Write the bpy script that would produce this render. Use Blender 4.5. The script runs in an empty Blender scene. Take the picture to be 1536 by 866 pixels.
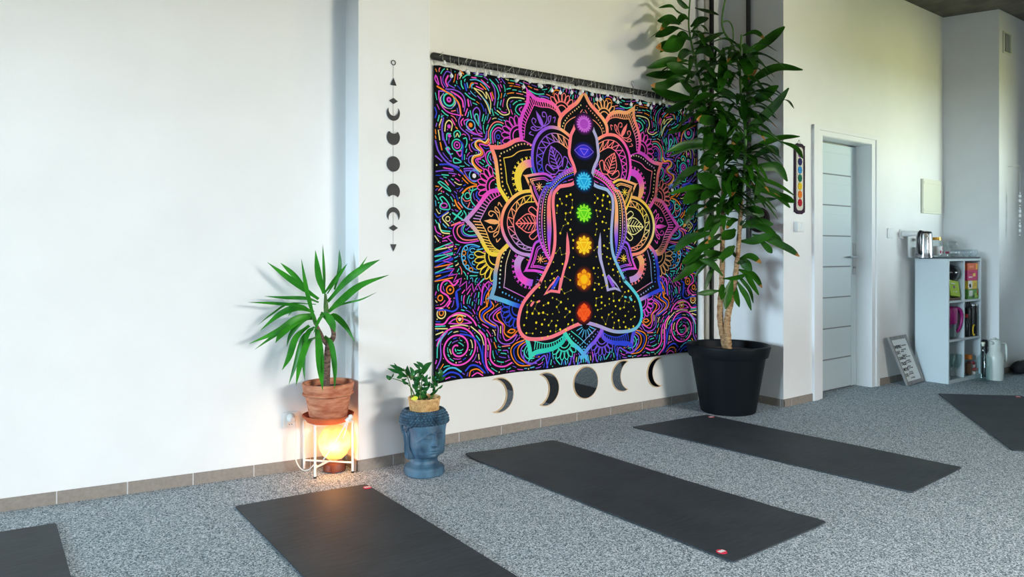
import bpy, math, random
from math import sin, cos, pi, radians, sqrt, atan2, exp, floor as ifloor
from mathutils import Vector, Matrix, noise as mnoise

scene = bpy.context.scene
COL = scene.collection
# ---------------------------------------------------------------- camera
CAM_Z, FPX, CX0, HY, YAW = 1.12, 1085.0, 768.0, 377.0, radians(35.3)
cam_data = bpy.data.cameras.new('camera'); cam = bpy.data.objects.new('camera', cam_data); COL.objects.link(cam)
cam.location = (0, 0, CAM_Z); cam.rotation_euler = (pi/2, 0, -YAW)
cam_data.sensor_width = 36; cam_data.lens = 36*FPX/1536; cam_data.shift_y = (HY-433)/1536
cam_data.clip_start = 0.05; cam_data.clip_end = 200
scene.camera = cam
# ---------------------------------------------------------------- exposure, world, daylight
vs = scene.view_settings
scene.display_settings.display_device = 'sRGB'
vs.view_transform = 'Standard'; vs.look = 'None'; vs.gamma = 1; vs.use_curve_mapping = False
vs.exposure = 0.0
cy = scene.cycles
cy.max_bounces = 8; cy.diffuse_bounces = 5; cy.glossy_bounces = 4; cy.transmission_bounces = 8
cy.transparent_max_bounces = 24; cy.caustics_reflective = False; cy.caustics_refractive = False
cy.sample_clamp_indirect = 6
world = bpy.data.worlds.new('sky'); scene.world = world; world.use_nodes = True
bg = world.node_tree.nodes['Background']; bg.inputs['Color'].default_value = (.62, .80, 1, 1); bg.inputs['Strength'].default_value = .5

def area(name, loc, aim, sx, sy, power, color, spread=180):
    d = bpy.data.lights.new(name, 'AREA'); d.shape = 'RECTANGLE'; d.size = sx; d.size_y = sy
    d.energy = power; d.color = color; d.spread = radians(spread)
    o = bpy.data.objects.new(name, d); COL.objects.link(o); o.location = loc
    o.rotation_euler = (Vector(aim)-Vector(loc)).to_track_quat('-Z', 'Y').to_euler()
    return o
# daylight reaching the room through the windows of the wall behind the camera and of the left end wall, plus one added wall fill
area('daylight_middle', (5.4, -6.0, 3.4), (4.2, 0, 1.7), 3.6, 2.4, 2700, (1.0, .98, .94))
area('daylight_right', (23, -25, 2.7), (7.5, 3, 1.8), 10, 3.0, 10000, (.76, .94, 1.0))
area('daylight_left', (-1.0, -5.6, 3.2), (-.6, 0, 1.7), 4.2, 3.0, 380, (.50, .77, 1.0))
area('daylight_side', (-22, 0, 4.0), (4.6, 3, 1.2), 7.0, 4.4, 6000, (.62, .84, 1.0))
area('lawn_glow', (18.5, -14, .9), (6.8, 3, 2.6), 10, 1.5, 2300, (1.0, 1.0, .32))
area('upper_wall_fill', (5.3, -5.0, -.4), (3.0, 2, 2.6), 1.6, 2.0, 1750, (1.0, .93, .76))  # unseen lamp added to warm and brighten the upper recess wall

# ---------------------------------------------------------------- helpers
def lin(r, g, b):
    f = lambda c: (c/255/12.92) if c/255 <= .04045 else ((c/255+.055)/1.055)**2.4
    return (f(r), f(g), f(b), 1)

class Mat:
    pass
def mat(name, rgb, rough=.6, metal=0, noise=None, bump=0, bscale=60, spec=.5, trans=0, emit=None, estr=0, coat=0, ior=1.45, noise_detail=4, stretch=None):
    m = bpy.data.materials.new(name); m.use_nodes = True
    nt = m.node_tree; p = nt.nodes['Principled BSDF']
    p.inputs['Base Color'].default_value = rgb if len(rgb) == 4 else (*rgb, 1)
    p.inputs['Roughness'].default_value = rough; p.inputs['Metallic'].default_value = metal
    p.inputs['Specular IOR Level'].default_value = spec; p.inputs['IOR'].default_value = ior
    p.inputs['Transmission Weight'].default_value = trans; p.inputs['Coat Weight'].default_value = coat
    if emit: p.inputs['Emission Color'].default_value = emit; p.inputs['Emission Strength'].default_value = estr
    tc = None
    if noise or bump:
        tc = nt.nodes.new('ShaderNodeTexCoord'); src = tc.outputs['Object']
        if stretch:
            mp = nt.nodes.new('ShaderNodeMapping'); mp.inputs['Scale'].default_value = stretch
            nt.links.new(src, mp.inputs['Vector']); src = mp.outputs['Vector']
    if noise:
        # noise = (scale, other colour, lo, hi)
        n = nt.nodes.new('ShaderNodeTexNoise'); n.inputs['Scale'].default_value = noise[0]; n.inputs['Detail'].default_value = noise_detail
        nt.links.new(src, n.inputs['Vector'])
        r = nt.nodes.new('ShaderNodeValToRGB')
        r.color_ramp.elements[0].position = noise[2]; r.color_ramp.elements[1].position = noise[3]
        r.color_ramp.elements[0].color = rgb; r.color_ramp.elements[1].color = noise[1]
        nt.links.new(n.outputs['Fac'], r.inputs['Fac']); nt.links.new(r.outputs['Color'], p.inputs['Base Color'])
    if bump:
        n2 = nt.nodes.new('ShaderNodeTexNoise'); n2.inputs['Scale'].default_value = bscale; n2.inputs['Detail'].default_value = 3
        nt.links.new(src, n2.inputs['Vector'])
        b = nt.nodes.new('ShaderNodeBump'); b.inputs['Strength'].default_value = bump; b.inputs['Distance'].default_value = .004
        nt.links.new(n2.outputs['Fac'], b.inputs['Height']); nt.links.new(b.outputs['Normal'], p.inputs['Normal'])
    return m

class MB:
    """collects shapes, then links them as ONE mesh object"""
    def __init__(s): s.v = []; s.f = []; s.mi = []; s.c = []; s.m = 0; s.col = None
    def add(s, vs_, fs_, cols=None):
        o = len(s.v); s.v += [tuple(p) for p in vs_]
        for f in fs_: s.f.append(tuple(i+o for i in f)); s.mi.append(s.m)
        s.c += cols if cols else [s.col or (1, 1, 1, 1)]*len(vs_)
        return s
    def box(s, c, d, rz=0, M=None):
        x, y, z = d[0]/2, d[1]/2, d[2]/2
        P = [Vector((a*x, b*y, e*z)) for e in (-1, 1) for b in (-1, 1) for a in (-1, 1)]
        R = M if M is not None else Matrix.Rotation(rz, 3, 'Z')
        P = [R @ p + Vector(c) for p in P]
        return s.add(P, [(0, 2, 3, 1), (4, 5, 7, 6), (0, 1, 5, 4), (2, 6, 7, 3), (0, 4, 6, 2), (1, 3, 7, 5)])
    def box2(s, a, b):
        return s.box([(a[i]+b[i])/2 for i in range(3)], [abs(b[i]-a[i]) for i in range(3)])
    def lathe(s, prof, c=(0, 0, 0), n=32, sx=1, sy=1, M=None):
        vs_ = []; fs_ = []
        for r, z in prof:
            for k in range(n):
                a = 2*pi*k/n; p = Vector((r*cos(a)*sx, r*sin(a)*sy, z))
                if M is not None: p = M @ p
                vs_.append(p+Vector(c))
        for i in range(len(prof)-1):
            for k in range(n):
                k2 = (k+1) % n
                fs_.append((i*n+k, i*n+k2, (i+1)*n+k2, (i+1)*n+k))
        if prof[0][0] > 1e-6: fs_.append(tuple(range(n-1, -1, -1)))
        if prof[-1][0] > 1e-6: fs_.append(tuple((len(prof)-1)*n+k for k in range(n)))
        return s.add(vs_, fs_)
    def tube(s, pts, r, n=8, closed=False):
        pts = [Vector(p) for p in pts]; N = len(pts); vs_ = []; fs_ = []
        rr = r if hasattr(r, '__len__') else [r]*N
        up = None
        for i, p in enumerate(pts):
            if closed: t = pts[(i+1) % N]-pts[i-1]
            else: t = pts[min(i+1, N-1)]-pts[max(i-1, 0)]
            t.normalize()
            if up is None:
                up = Vector((0, 0, 1)) if abs(t.z) < .9 else Vector((1, 0, 0))
            a = up - t*up.dot(t)
            if a.length < 1e-6: a = t.orthogonal()
            a.normalize(); up = a; b = t.cross(a)
            for k in range(n):
                an = 2*pi*k/n; vs_.append(p+(a*cos(an)+b*sin(an))*rr[i])
        R = N if closed else N-1
        for i in range(R):
            j = (i+1) % N
            for k in range(n):
                k2 = (k+1) % n; fs_.append((i*n+k, i*n+k2, j*n+k2, j*n+k))
        if not closed:
            fs_.append(tuple(range(n-1, -1, -1))); fs_.append(tuple((N-1)*n+k for k in range(n)))
        return s.add(vs_, fs_)
    def cyl(s, a, b, r, n=16, r2=None): return s.tube([a, b], [r, r if r2 is None else r2], n)
    def sphere(s, c, r, n=16, m=10, sx=1, sy=1, sz=1, M=None):
        prof = [(max(r*sin(pi*i/m), 1e-5), -r*cos(pi*i/m)*sz) for i in range(m+1)]
        return s.lathe(prof, c, n, sx, sy, M)
    def prism(s, poly, lo, hi, axis='y', c=(0, 0, 0)):
        """closed outline extruded: poly in (x,z) for axis y, (x,y) for axis z, (y,z) for axis x"""
        n = len(poly)
        def mk(a, b, h): return {'y': (a, h, b), 'z': (a, b, h), 'x': (h, a, b)}[axis]
        vs_ = [Vector(mk(a, b, lo))+Vector(c) for a, b in poly]+[Vector(mk(a, b, hi))+Vector(c) for a, b in poly]
        fs_ = [tuple(range(n)), tuple(range(2*n-1, n-1, -1))]+[((i+1) % n, i, n+i, n+(i+1) % n) for i in range(n)]
        return s.add(vs_, fs_)
    def build(s, name, mats, parent=None, smooth=None, bevel=0, bseg=2, colattr=False, loc=None, rz=0, off=None, recalc=True):
        me = bpy.data.meshes.new(name)
        V = s.v if off is None else [(p[0]-off[0], p[1]-off[1], p[2]-off[2]) for p in s.v]
        me.from_pydata(V, [], s.f)
        if not isinstance(mats, (list, tuple)): mats = [mats]
        for m in mats: me.materials.append(m)
        me.polygons.foreach_set('material_index', s.mi)
        if colattr:
            at = me.color_attributes.new('Col', 'FLOAT_COLOR', 'POINT')
            at.data.foreach_set('color', [x for c in s.c for x in c])
        me.update()
        if recalc:
            import bmesh
            bm = bmesh.new(); bm.from_mesh(me); bmesh.ops.recalc_face_normals(bm, faces=bm.faces); bm.to_mesh(me); bm.free()
        if smooth is not None:
            me.polygons.foreach_set('use_smooth', [True]*len(me.polygons)); me.set_sharp_from_angle(angle=radians(smooth))
        o = bpy.data.objects.new(name, me); COL.objects.link(o)
        if parent is not None: o.parent = parent
        if loc: o.location = loc
        if rz: o.rotation_euler = (0, 0, rz)
        if bevel:
            b = o.modifiers.new('bevel', 'BEVEL'); b.width = bevel; b.segments = bseg; b.limit_method = 'ANGLE'; b.angle_limit = radians(40)
        return o

def tag(o, label, cat, group=None, kind=None):
    o['label'] = label; o['category'] = cat
    if group: o['group'] = group
    if kind: o['kind'] = kind
    return o
def thing(name, label, cat, loc=(0, 0, 0), rz=0, group=None):
    o = bpy.data.objects.new(name, None); o.empty_display_size = .05; COL.objects.link(o)
    o.location = loc; o.rotation_euler = (0, 0, rz)
    return tag(o, label, cat, group)
def struct(o, label=None):
    o['kind'] = 'structure'
    if label: o['label'] = label
    return o
def catmull(pts, k=6, closed=False):
    P = [Vector(p) for p in pts]; n = len(P)
    if n < 3 and not closed: 
        return [P[0].lerp(P[-1], i/k) for i in range(k+1)] if n == 2 else P
    out = []
    for i in range(n if closed else n-1):
        p1, p2 = P[i], P[(i+1) % n]
        p0 = P[i-1] if (closed or i > 0) else p1*2-p2
        p3 = P[(i+2) % n] if (closed or i+2 < n) else p2*2-p1
        for j in range(k):
            t = j/k
            out.append(.5*((2*p1)+(p2-p0)*t+(2*p0-5*p1+4*p2-p3)*t*t+(3*p1-p0-3*p2+p3)*t**3))
    if not closed: out.append(P[-1])
    return out

# rays of the viewpoint the measurements were taken from: used only to turn a measured angle into a point on a known surface
FW = Vector((sin(YAW), cos(YAW), 0)); RT = Vector((cos(YAW), -sin(YAW), 0))
def ray(x, y): return FW*FPX + RT*(x-CX0) + Vector((0, 0, HY-y))
def onY(x, y, Y):
    d = ray(x, y); return Vector((0, 0, CAM_Z))+d*(Y/d.y)
def onX(x, y, X):
    d = ray(x, y); return Vector((0, 0, CAM_Z))+d*(X/d.x)
def onZ(x, y, Z=0):
    d = ray(x, y); return Vector((0, 0, CAM_Z))+d*((Z-CAM_Z)/d.z)
def onD(x, y, D): return Vector((0, 0, CAM_Z))+ray(x, y)*(D/FPX)
# ================================================================ room
H = 3.31
LW = lambda x: 3.81-.1267*x            # left wall line
RW = lambda x: 3.11+.032*(x-4.55)      # right wall line
M_wall = mat('white_wall_paint', (.83, .83, .82, 1), rough=.85, bump=.12, bscale=220, noise=(3, (.80, .80, .79, 1), .35, .65))
M_wall2 = mat('beige_wall_paint', lin(150, 142, 120), rough=.9, bump=.12, bscale=220)
M_conc = mat('raw_concrete', lin(118, 112, 100), rough=.9, noise=(5, lin(84, 80, 72), .3, .7), bump=.4, bscale=30)
M_tile = mat('skirting_tile', lin(150, 140, 130), rough=.55, noise=(60, lin(136, 126, 118), .3, .7))
M_grout = mat('skirting_grout', lin(205, 205, 205), rough=.9)
M_white = mat('white_lacquer', (.80, .81, .81, 1), rough=.35)
M_plast = mat('white_plastic', (.78, .78, .76, 1), rough=.35)
M_black = mat('black_metal', (.012, .012, .013, 1), rough=.45)
M_steel = mat('brushed_steel', (.62, .62, .62, 1), rough=.25, metal=1)

def carpet_mat():
    m = bpy.data.materials.new('speckled_grey_carpet'); m.use_nodes = True; nt = m.node_tree; p = nt.nodes['Principled BSDF']
    p.inputs['Roughness'].default_value = .95; p.inputs['Specular IOR Level'].default_value = .15
    tc = nt.nodes.new('ShaderNodeTexCoord')
    vo = nt.nodes.new('ShaderNodeTexVoronoi'); vo.inputs['Scale'].default_value = 235
    n = nt.nodes.new('ShaderNodeTexNoise'); n.inputs['Scale'].default_value = 170; n.inputs['Detail'].default_value = 4; n.inputs['Roughness'].default_value = .7
    for q in (vo, n): nt.links.new(tc.outputs['Object'], q.inputs['Vector'])
    mx = nt.nodes.new('ShaderNodeMix'); mx.data_type = 'FLOAT'; mx.inputs[0].default_value = .45
    sep = nt.nodes.new('ShaderNodeSeparateColor'); nt.links.new(vo.outputs['Color'], sep.inputs['Color'])
    nt.links.new(n.outputs['Fac'], mx.inputs[2]); nt.links.new(sep.outputs['Red'], mx.inputs[3])
    r = nt.nodes.new('ShaderNodeValToRGB'); e = r.color_ramp.elements
    e[0].position = .26; e[0].color = lin(54, 68, 78); e[1].position = .74; e[1].color = lin(226, 234, 240)
    k = e.new(.5); k.color = lin(150, 165, 174)
    nt.links.new(mx.outputs[0], r.inputs['Fac']); nt.links.new(r.outputs['Color'], p.inputs['Base Color'])
    b = nt.nodes.new('ShaderNodeBump'); b.inputs['Strength'].default_value = .5; b.inputs['Distance'].default_value = .006
    nt.links.new(mx.outputs[0], b.inputs['Height']); nt.links.new(b.outputs['Normal'], p.inputs['Normal'])
    return m
M_carpet = carpet_mat()
struct(MB().box2((-3.2, -3.4, -.2), (15, 4.6, 0)).build('floor', M_carpet), 'speckled grey carpet floor')
struct(MB().box2((-3.2, -3.4, H), (15, 4.6, H+.2)).build('ceiling', M_conc), 'raw grey concrete ceiling')

def wallseg(name, a, b, th=.2, label=None, z0=0, z1=H):
    """wall from a to b (plan), its thickness on the far side"""
    a = Vector((*a, 0)); b = Vector((*b, 0)); t = (b-a).normalized(); n = Vector((-t.y, t.x, 0))
    P = [a, b, b+n*th, a+n*th]
    m = MB().prism([(p.x, p.y) for p in P], z0, z1, 'z')
    return struct(m.build(name, M_wall), label)
PX0, PX1, PY, BY = 1.488, 1.902, 3.455, 3.65
wallseg('wall_left', (-3.0, LW(-3)), (PX0+.1, LW(PX0+.1)))
struct(MB().box2((PX0, PY, 0), (PX1, BY+.1, H)).build('wall_pillar', M_wall, bevel=.004))
M_cream_wall = mat('cream_wall_paint', (.83, .815, .77, 1), rough=.85, bump=.12, bscale=220)
wallseg('wall_recess', (PX1-.05, BY), (4.75, BY)).data.materials[0] = M_cream_wall
RX = 4.59
# right wall with the door opening
d0, d1, dz = 5.075, 5.865, 2.035
m = MB()
def rwbox(x0, x1, z0, z1, y0=0, y1=.28):
    m.prism([(x0, RW(x0)+y0), (x1, RW(x1)+y0), (x1, RW(x1)+y1), (x0, RW(x0)+y1)], z0, z1, 'z')
rwbox(RX, d0, 0, H, 0, .9); rwbox(d1, 7.3, 0, H); rwbox(d0, d1, dz, H)
struct(m.build('wall_right', M_wall))
m = MB().prism([(7.20, RW(7.2)+.02), (7.368, 2.79), (8.5, 2.81), (8.5, 3.6), (7.2, 3.6)], 0, H, 'z')
struct(m.build('wall_column', M_wall, bevel=.003))
wallseg('wall_light_block', (8.3, 3.2), (8.3, 1.45), .15)  # unseen wall added to keep light off the column's right end
struct(MB().box2((d0-.1, RW(d0)+.5, 0), (d1+.1, RW(d0)+.6, 2.2)).build('wall_hallway', M_wall))
# far ends and the window wall behind the viewpoint
wallseg('wall_end', (14.5, 4.2), (14.5, -3.3)); wallseg('wall_rear', (14.5, 3.2), (8.6, 3.2), -.2)
WZ0, WZ1 = .35, 2.45
def window_wall(name, fixed, spans, lo, hi, along, sills={}):
    m = MB(); c = lo
    def seg(a, b, z0, z1):
        if along == 'x': m.box2((a, fixed-.25, z0), (b, fixed, z1))
        else: m.box2((fixed-.25, a, z0), (fixed, b, z1))
    for a, b in spans:
        seg(c, a, 0, H); seg(a, b, 0, sills.get(a, WZ0)); seg(a, b, WZ1, H); c = b
    seg(c, hi, 0, H)
    return struct(m.build(name, M_wall2))
spans = [(-2.2, .6), (2.3, 4.9), (8.9, 13.3)]
window_wall('wall_window', -3.1, spans, -3.2, 14.7, 'x', {8.9: 1.3})
window_wall('wall_side', -3.0, [(-1.6, 3.3)], -3.3, 4.6, 'y')
for k, (a, b) in enumerate(spans):
    m = MB(); y = -3.2
    n = 3; w0 = 1.3 if a == 8.9 else WZ0
    for i in range(n+1):
        x = a+(b-a)*i/n; m.box2((x-.03, y-.03, w0), (x+.03, y+.03, WZ1))
    for z in (w0+.03, WZ1-.03): m.box2((a, y-.03, z-.03), (b, y+.03, z+.03))
    struct(m.build('window_%d' % (k+1), M_white))
m = MB()
for i in range(4):
    yy = -1.6+4.9*i/3; m.box2((-3.13, yy-.03, WZ0), (-3.07, yy+.03, WZ1))
for z in (WZ0+.03, WZ1-.03): m.box2((-3.13, -1.6, z-.03), (-3.07, 3.3, z+.03))
struct(m.build('window_4', M_white))

# skirting of short tiles
def skirting(name, a, b, joints=None, step=.3, first=0, h=.055, th=.009):
    a = Vector((*a, 0)); b = Vector((*b, 0)); L = (b-a).length; t = (b-a)/L; n = Vector((t.y, -t.x, 0))
    m = MB(); m.m = 1
    def q(s0, s1, d, hh):
        P = [a+t*s0, a+t*s1, a+t*s1+n*d, a+t*s0+n*d]; m.prism([(p.x, p.y) for p in P], 0, hh, 'z')
    q(0, L, th-.001, h-.002); m.m = 0
    s = first-step if first > 0 else 0
    while s < L:
        s0, s1 = max(s+.0025, 0), min(s+step-.0025, L)
        if s1 > s0: q(s0, s1, th, h)
        s += step
    return struct(m.build(name, [M_tile, M_grout]), 'grey brown tile skirting')
skirting('baseboard_left', (-3, LW(-3)), (PX0, LW(PX0)), step=.277, first=(.206+3)*1.008 % .277)
skirting('baseboard_pillar', (PX0-.009, PY), (PX1, PY), step=.3, first=.2)
skirting('baseboard_pillar_side', (PX0, LW(PX0)), (PX0, PY-.009))
skirting('baseboard_recess', (PX1, BY), (RX, BY), step=.3015, first=(2.198-PX1))
skirting('baseboard_return', (RX, BY), (RX, RW(RX)-.009), step=.3, first=.22)
skirting('baseboard_right', (RX-.009, RW(RX)), (4.975, RW(4.975)), step=.3, first=.1)
skirting('baseboard_right_far', (5.965, RW(5.965)), (7.19, RW(7.19)))
skirting('baseboard_column', (7.36, 2.79), (8.29, 2.806))

# door
DA = math.atan(.032)
door = thing('door_1', 'white panelled door standing in its white frame', 'door', (4.96, RW(4.96), 0), DA)
door['kind'] = 'structure'
x1 = 1.0; iw0, iw1 = .135, .885   # inner edges of the casing
m = MB()
for a, b, y0 in ((0, .075, -.022), (.075, iw0, -.012), (iw1, .945, -.012), (.945, x1, -.022)):
    m.box2((a, y0, 0), (b, .0, 2.07))
m.box2((.0, -.0222, 2.035), (x1, 0, 2.0705)); m.box2((.05, -.0122, 1.998), (.96, 0, 2.036))
m.build('door_casing', M_white, door, bevel=.003)
m = MB(); m.box2((iw0-.03, 0, 0), (iw0, .27, 2.02)); m.box2((iw1, 0, 0), (iw1+.03, .27, 2.02)); m.box2((iw0-.03, 0, 1.995), (iw1+.03, .27, 2.03))
m.box2((iw0, .15, 0), (iw0+.012, .17, 2.0)); m.box2((iw1-.012, .15, 0), (iw1, .17, 2.0)); m.box2((iw0, .15, 1.985), (iw1, .17, 1.997))
m.build('door_jamb', M_white, door, bevel=.002)
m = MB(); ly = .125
M_groove_shade = mat('groove_shade_grey', lin(120, 126, 130), .6)  # dark grey paints the shade seen in the grooves between panels
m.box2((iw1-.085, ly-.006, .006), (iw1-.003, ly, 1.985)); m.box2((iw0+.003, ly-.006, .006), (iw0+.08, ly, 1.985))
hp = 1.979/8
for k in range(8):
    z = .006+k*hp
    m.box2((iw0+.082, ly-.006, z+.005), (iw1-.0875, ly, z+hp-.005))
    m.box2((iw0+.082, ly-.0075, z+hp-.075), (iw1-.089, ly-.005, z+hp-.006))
leaf = m.build('door_leaf', mat('shade_tinted_white_lacquer', (.53, .62, .65, 1), .35), door, bevel=.0015)  # white leaf, with the shade of its deep reveal put into the colour
MB().box2((iw0+.003, ly, .006), (iw1-.003, ly+.035, 1.985)).build('door_core', M_groove_shade, door)
m = MB(); hx = iw1-.045
m.box2((hx-.019, ly-.014, .93), (hx+.019, ly-.006, 1.19))
m.cyl((hx, ly-.012, 1.075), (hx, ly-.06, 1.075), .009)
m.tube([(hx, ly-.055, 1.075), (hx-.04, ly-.058, 1.075), (hx-.115, ly-.055, 1.072)], .009, 10)
m.lathe([(.004, 0), (.009, 0), (.009, .006)], (hx, ly-.02, .985), 12, M=Matrix.Rotation(pi/2, 3, 'X'))
m.build('door_handle', M_steel, leaf, smooth=40)
# ================================================================ tapestry on the recess wall
import numpy as np
TY, TX = 3.632, 3.150                    # plane of the cloth and the axis of its drawing
UHALF, VLO, VHI = 1.125, .372, 2.183
rnd = random.Random(7)
ART = MB()
def crop(x0, y0, s):
    def f(*xy):
        out = []
        for i in range(0, len(xy), 2):
            p = onY(x0+xy[i]/s, y0+xy[i+1]/s, TY); out.append((p.x-TX, p.z))
        return out
    return f
cA = crop(640, 90, 7.217); cB = crop(690, 130, 5.41); cC = crop(690, 270, 5.41); cD = crop(690, 410, 5.41)
cE = crop(850, 410, 5.41); cG = crop(640, 200, 6.183); cH = crop(640, 440, 6.1875); cI = crop(640, 320, 6.183)
cJ = crop(840, 150, 5.775); cM = crop(930, 140, 7.215)
pink = (244, 84, 200); mag = (222, 78, 214); pur = (150, 92, 226); vio = (118, 84, 224); blu = (46, 70, 214); teal = (66, 216, 190)
org = (246, 140, 36); yel = (244, 214, 70); crm = (238, 226, 150); sal = (252, 128, 128); lbl = (84, 186, 232); pea = (250, 178, 116); lil = (196, 150, 214); grb = (120, 170, 206); red = (236, 60, 40)
INK = (9, 10, 17)
def L(c): return lin(*c)
def gcol(cols, t):
    if not isinstance(cols, list): return L(cols)
    x = t*(len(cols)-1); i = min(int(x), len(cols)-2); f = x-i
    a, b = L(cols[i]), L(cols[i+1])
    return tuple(a[k]*(1-f)+b[k]*f for k in range(4))
def cm2(pts, k=5, closed=False):
    return [(p.x, p.y) for p in catmull([(a, b, 0) for a, b in pts], k, closed)]
LIFT = [0]
def put(uv, layer): return (uv[0], -.0004-.00009*layer-LIFT[0]*2e-6, uv[1])
NU, NV, CS = 288, 460, .004
occ = np.zeros((NU, NV), bool); tang = np.zeros((NU, NV, 2)); mask = np.zeros((NU, NV), bool)
def cell(u, v): return int((u+UHALF+.01)/CS), int((v-VLO+.01)/CS)
def mark(path, w):
    for i in range(len(path)-1):
        (a, b), (c, d) = path[i], path[i+1]; L_ = math.hypot(c-a, d-b)
        if L_ < 1e-6: continue
        an = atan2(d-b, c-a); n = int(L_/CS)+1; R = int((w/2+.0035)/CS+.5)
        for j in range(n+1):
            x, y = cell(a+(c-a)*j/n, b+(d-b)*j/n)
            x0, x1, y0, y1 = max(x-R, 0), min(x+R+1, NU), max(y-R, 0), min(y+R+1, NV)
            if x0 < x1 and y0 < y1:
                occ[x0:x1, y0:y1] = True; tang[x0:x1, y0:y1] = (cos(2*an), sin(2*an))
def inside(poly, P):
    c = np.zeros(len(P), bool); n = len(poly)
    for i in range(n):
        (x1, y1), (x2, y2) = poly[i], poly[i-1]
        k = ((y1 > P[:, 1]) != (y2 > P[:, 1])) & (P[:, 0] < (x2-x1)*(P[:, 1]-y1)/((y2-y1) if abs(y2-y1) > 1e-12 else 1e-12)+x1)
        c ^= k
    return c
GU, GV = np.meshgrid(np.arange(NU)*CS-UHALF-.01, np.arange(NV)*CS+VLO-.01, indexing='ij')
GP = np.stack([GU.ravel(), GV.ravel()], 1)
def maskpoly(poly): mask[inside(poly, GP).reshape(NU, NV)] = True

def ribbon(path, w, cols, layer, closed=False, caps=True, taper=0, clip=True):
    n = len(path)
    if n < 2: return
    LIFT[0] = (LIFT[0]+1) % 38
    if clip and any(abs(u) > UHALF-.002 or not VLO+.002 < v < VHI-.002 for u, v in path):
        run = []; 
        for p in path:
            if abs(p[0]) < UHALF-.004 and VLO+.004 < p[1] < VHI-.004: run.append(p)
            else:
                if len(run) > 2: ribbon(run, w, cols, layer, False, caps, taper, False)
                run = []
        if len(run) > 2: ribbon(run, w, cols, layer, False, caps, taper, False)
        return
    vs_, cs_, fs_ = [], [], []
    for i, (u, v) in enumerate(path):
        a = path[i-1] if (i or closed) else path[0]; b = path[(i+1) % n] if (i+1 < n or closed) else path[-1]
        du, dv = b[0]-a[0], b[1]-a[1]; l = math.hypot(du, dv) or 1
        t = i/max(n-1, 1); ww = w/2
        if taper == 1: ww *= max(.12, 1-t*.95)
        elif taper == 2: ww *= max(.25, sin(pi*t)**.5)
        nx, ny = -dv/l*ww, du/l*ww
        c = gcol(cols, t)
        vs_ += [put((u+nx, v+ny), layer), put((u-nx, v-ny), layer)]; cs_ += [c, c]
    for i in range(n if closed else n-1):
        j = (i+1) % n; fs_.append((2*i, 2*i+1, 2*j+1, 2*j))
    ART.add(vs_, fs_, cs_)
    if caps and not closed and not taper:
        for (u, v), c in ((path[0], gcol(cols, 0)), (path[-1], gcol(cols, 1))):
            disc(u, v, w/2, c, layer, 6, True)
def disc(u, v, r, c, layer, n=8, linear=False, ry=None):
    if abs(u)+r > UHALF or v-r < VLO or v+r > VHI: return
    c = c if linear else L(c); ry = ry or r; LIFT[0] = (LIFT[0]+1) % 38
    ART.add([put((u+r*cos(2*pi*k/n), v+ry*sin(2*pi*k/n)), layer) for k in range(n)], [tuple(range(n))], [c]*n)
def fill(poly, c, layer, cols=None):
    LIFT[0] = (LIFT[0]+1) % 38
    n = len(poly)
    ART.add([put(p, layer) for p in poly], [tuple(range(n))], cols or [L(c)]*n)
mir = lambda pts: [(-u, v) for u, v in pts]
def S(pts, w, cl, cr=None, layer=30, k=5, closed=False, both=True, bgm=False, **kw):
    p = cm2(pts, k, closed) if len(pts) > 2 else pts
    if bgm: mark(p+[p[0]] if closed else p, w)
    ribbon(p, w, cl, layer, closed, **kw)
    if both: ribbon(mir(p), w, cr or cl, layer, closed, **kw)
    return p
def resample(path, step):
    out = []; acc = 0; nxt = step/2
    for i in range(len(path)-1):
        (a, b), (c, d) = path[i], path[i+1]; l = math.hypot(c-a, d-b)
        while l and acc+l >= nxt:
            t = (nxt-acc)/l; out.append((a+(c-a)*t, b+(d-b)*t, atan2(d-b, c-a))); nxt += step
        acc += l
    return out
def dots(path, step, r, cl, cr=None, layer=32, both=True):
    q = resample(path, step); n = max(len(q)-1, 1)
    for i, (u, v, a) in enumerate(q):
        disc(u, v, r, gcol(cl, i/n), layer, 8, True)
        if both: disc(-u, v, r, gcol(cr or cl, i/n), layer, 8, True)
def rungs(p1, p2, n, w, cl, cr=None, layer=32, zig=False):
    """short bars between two paths; zig: a zigzag between them"""
    q1 = resample(p1, sum(math.hypot(p1[i+1][0]-p1[i][0], p1[i+1][1]-p1[i][1]) for i in range(len(p1)-1))/n*.999)
    q2 = resample(p2, sum(math.hypot(p2[i+1][0]-p2[i][0], p2[i+1][1]-p2[i][1]) for i in range(len(p2)-1))/n*.999)
    m = min(len(q1), len(q2))
    for i in range(m):
        t = i/max(m-1, 1); a, b = q1[i][:2], q2[i][:2]
        for sgn, c in ((1, cl), (-1, cr or cl)):
            g = [(sgn*a[0], a[1]), (sgn*b[0], b[1])]
            col = gcol(c, t)
            ribbon2(g, w, col, layer)
            if zig and i+1 < m: ribbon2([(sgn*b[0], b[1]), (sgn*q1[i+1][0], q1[i+1][1])], w, col, layer)
def ribbon2(g, w, col, layer):
    (a, b), (c, d) = g; LIFT[0] = (LIFT[0]+1) % 38; l = math.hypot(c-a, d-b) or 1; x, y = -(d-b)/l*w/2, (c-a)/l*w/2
    ART.add([put((a+x, b+y), layer), put((a-x, b-y), layer), put((c-x, d-y), layer), put((c+x, d+y), layer)], [(0, 1, 2, 3)], [col]*4)
def lerp_path(p, q, f):
    n = min(len(p), len(q)); return [(p[i][0]*(1-f)+q[i][0]*f, p[i][1]*(1-f)+q[i][1]*f) for i in range(n)]

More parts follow.
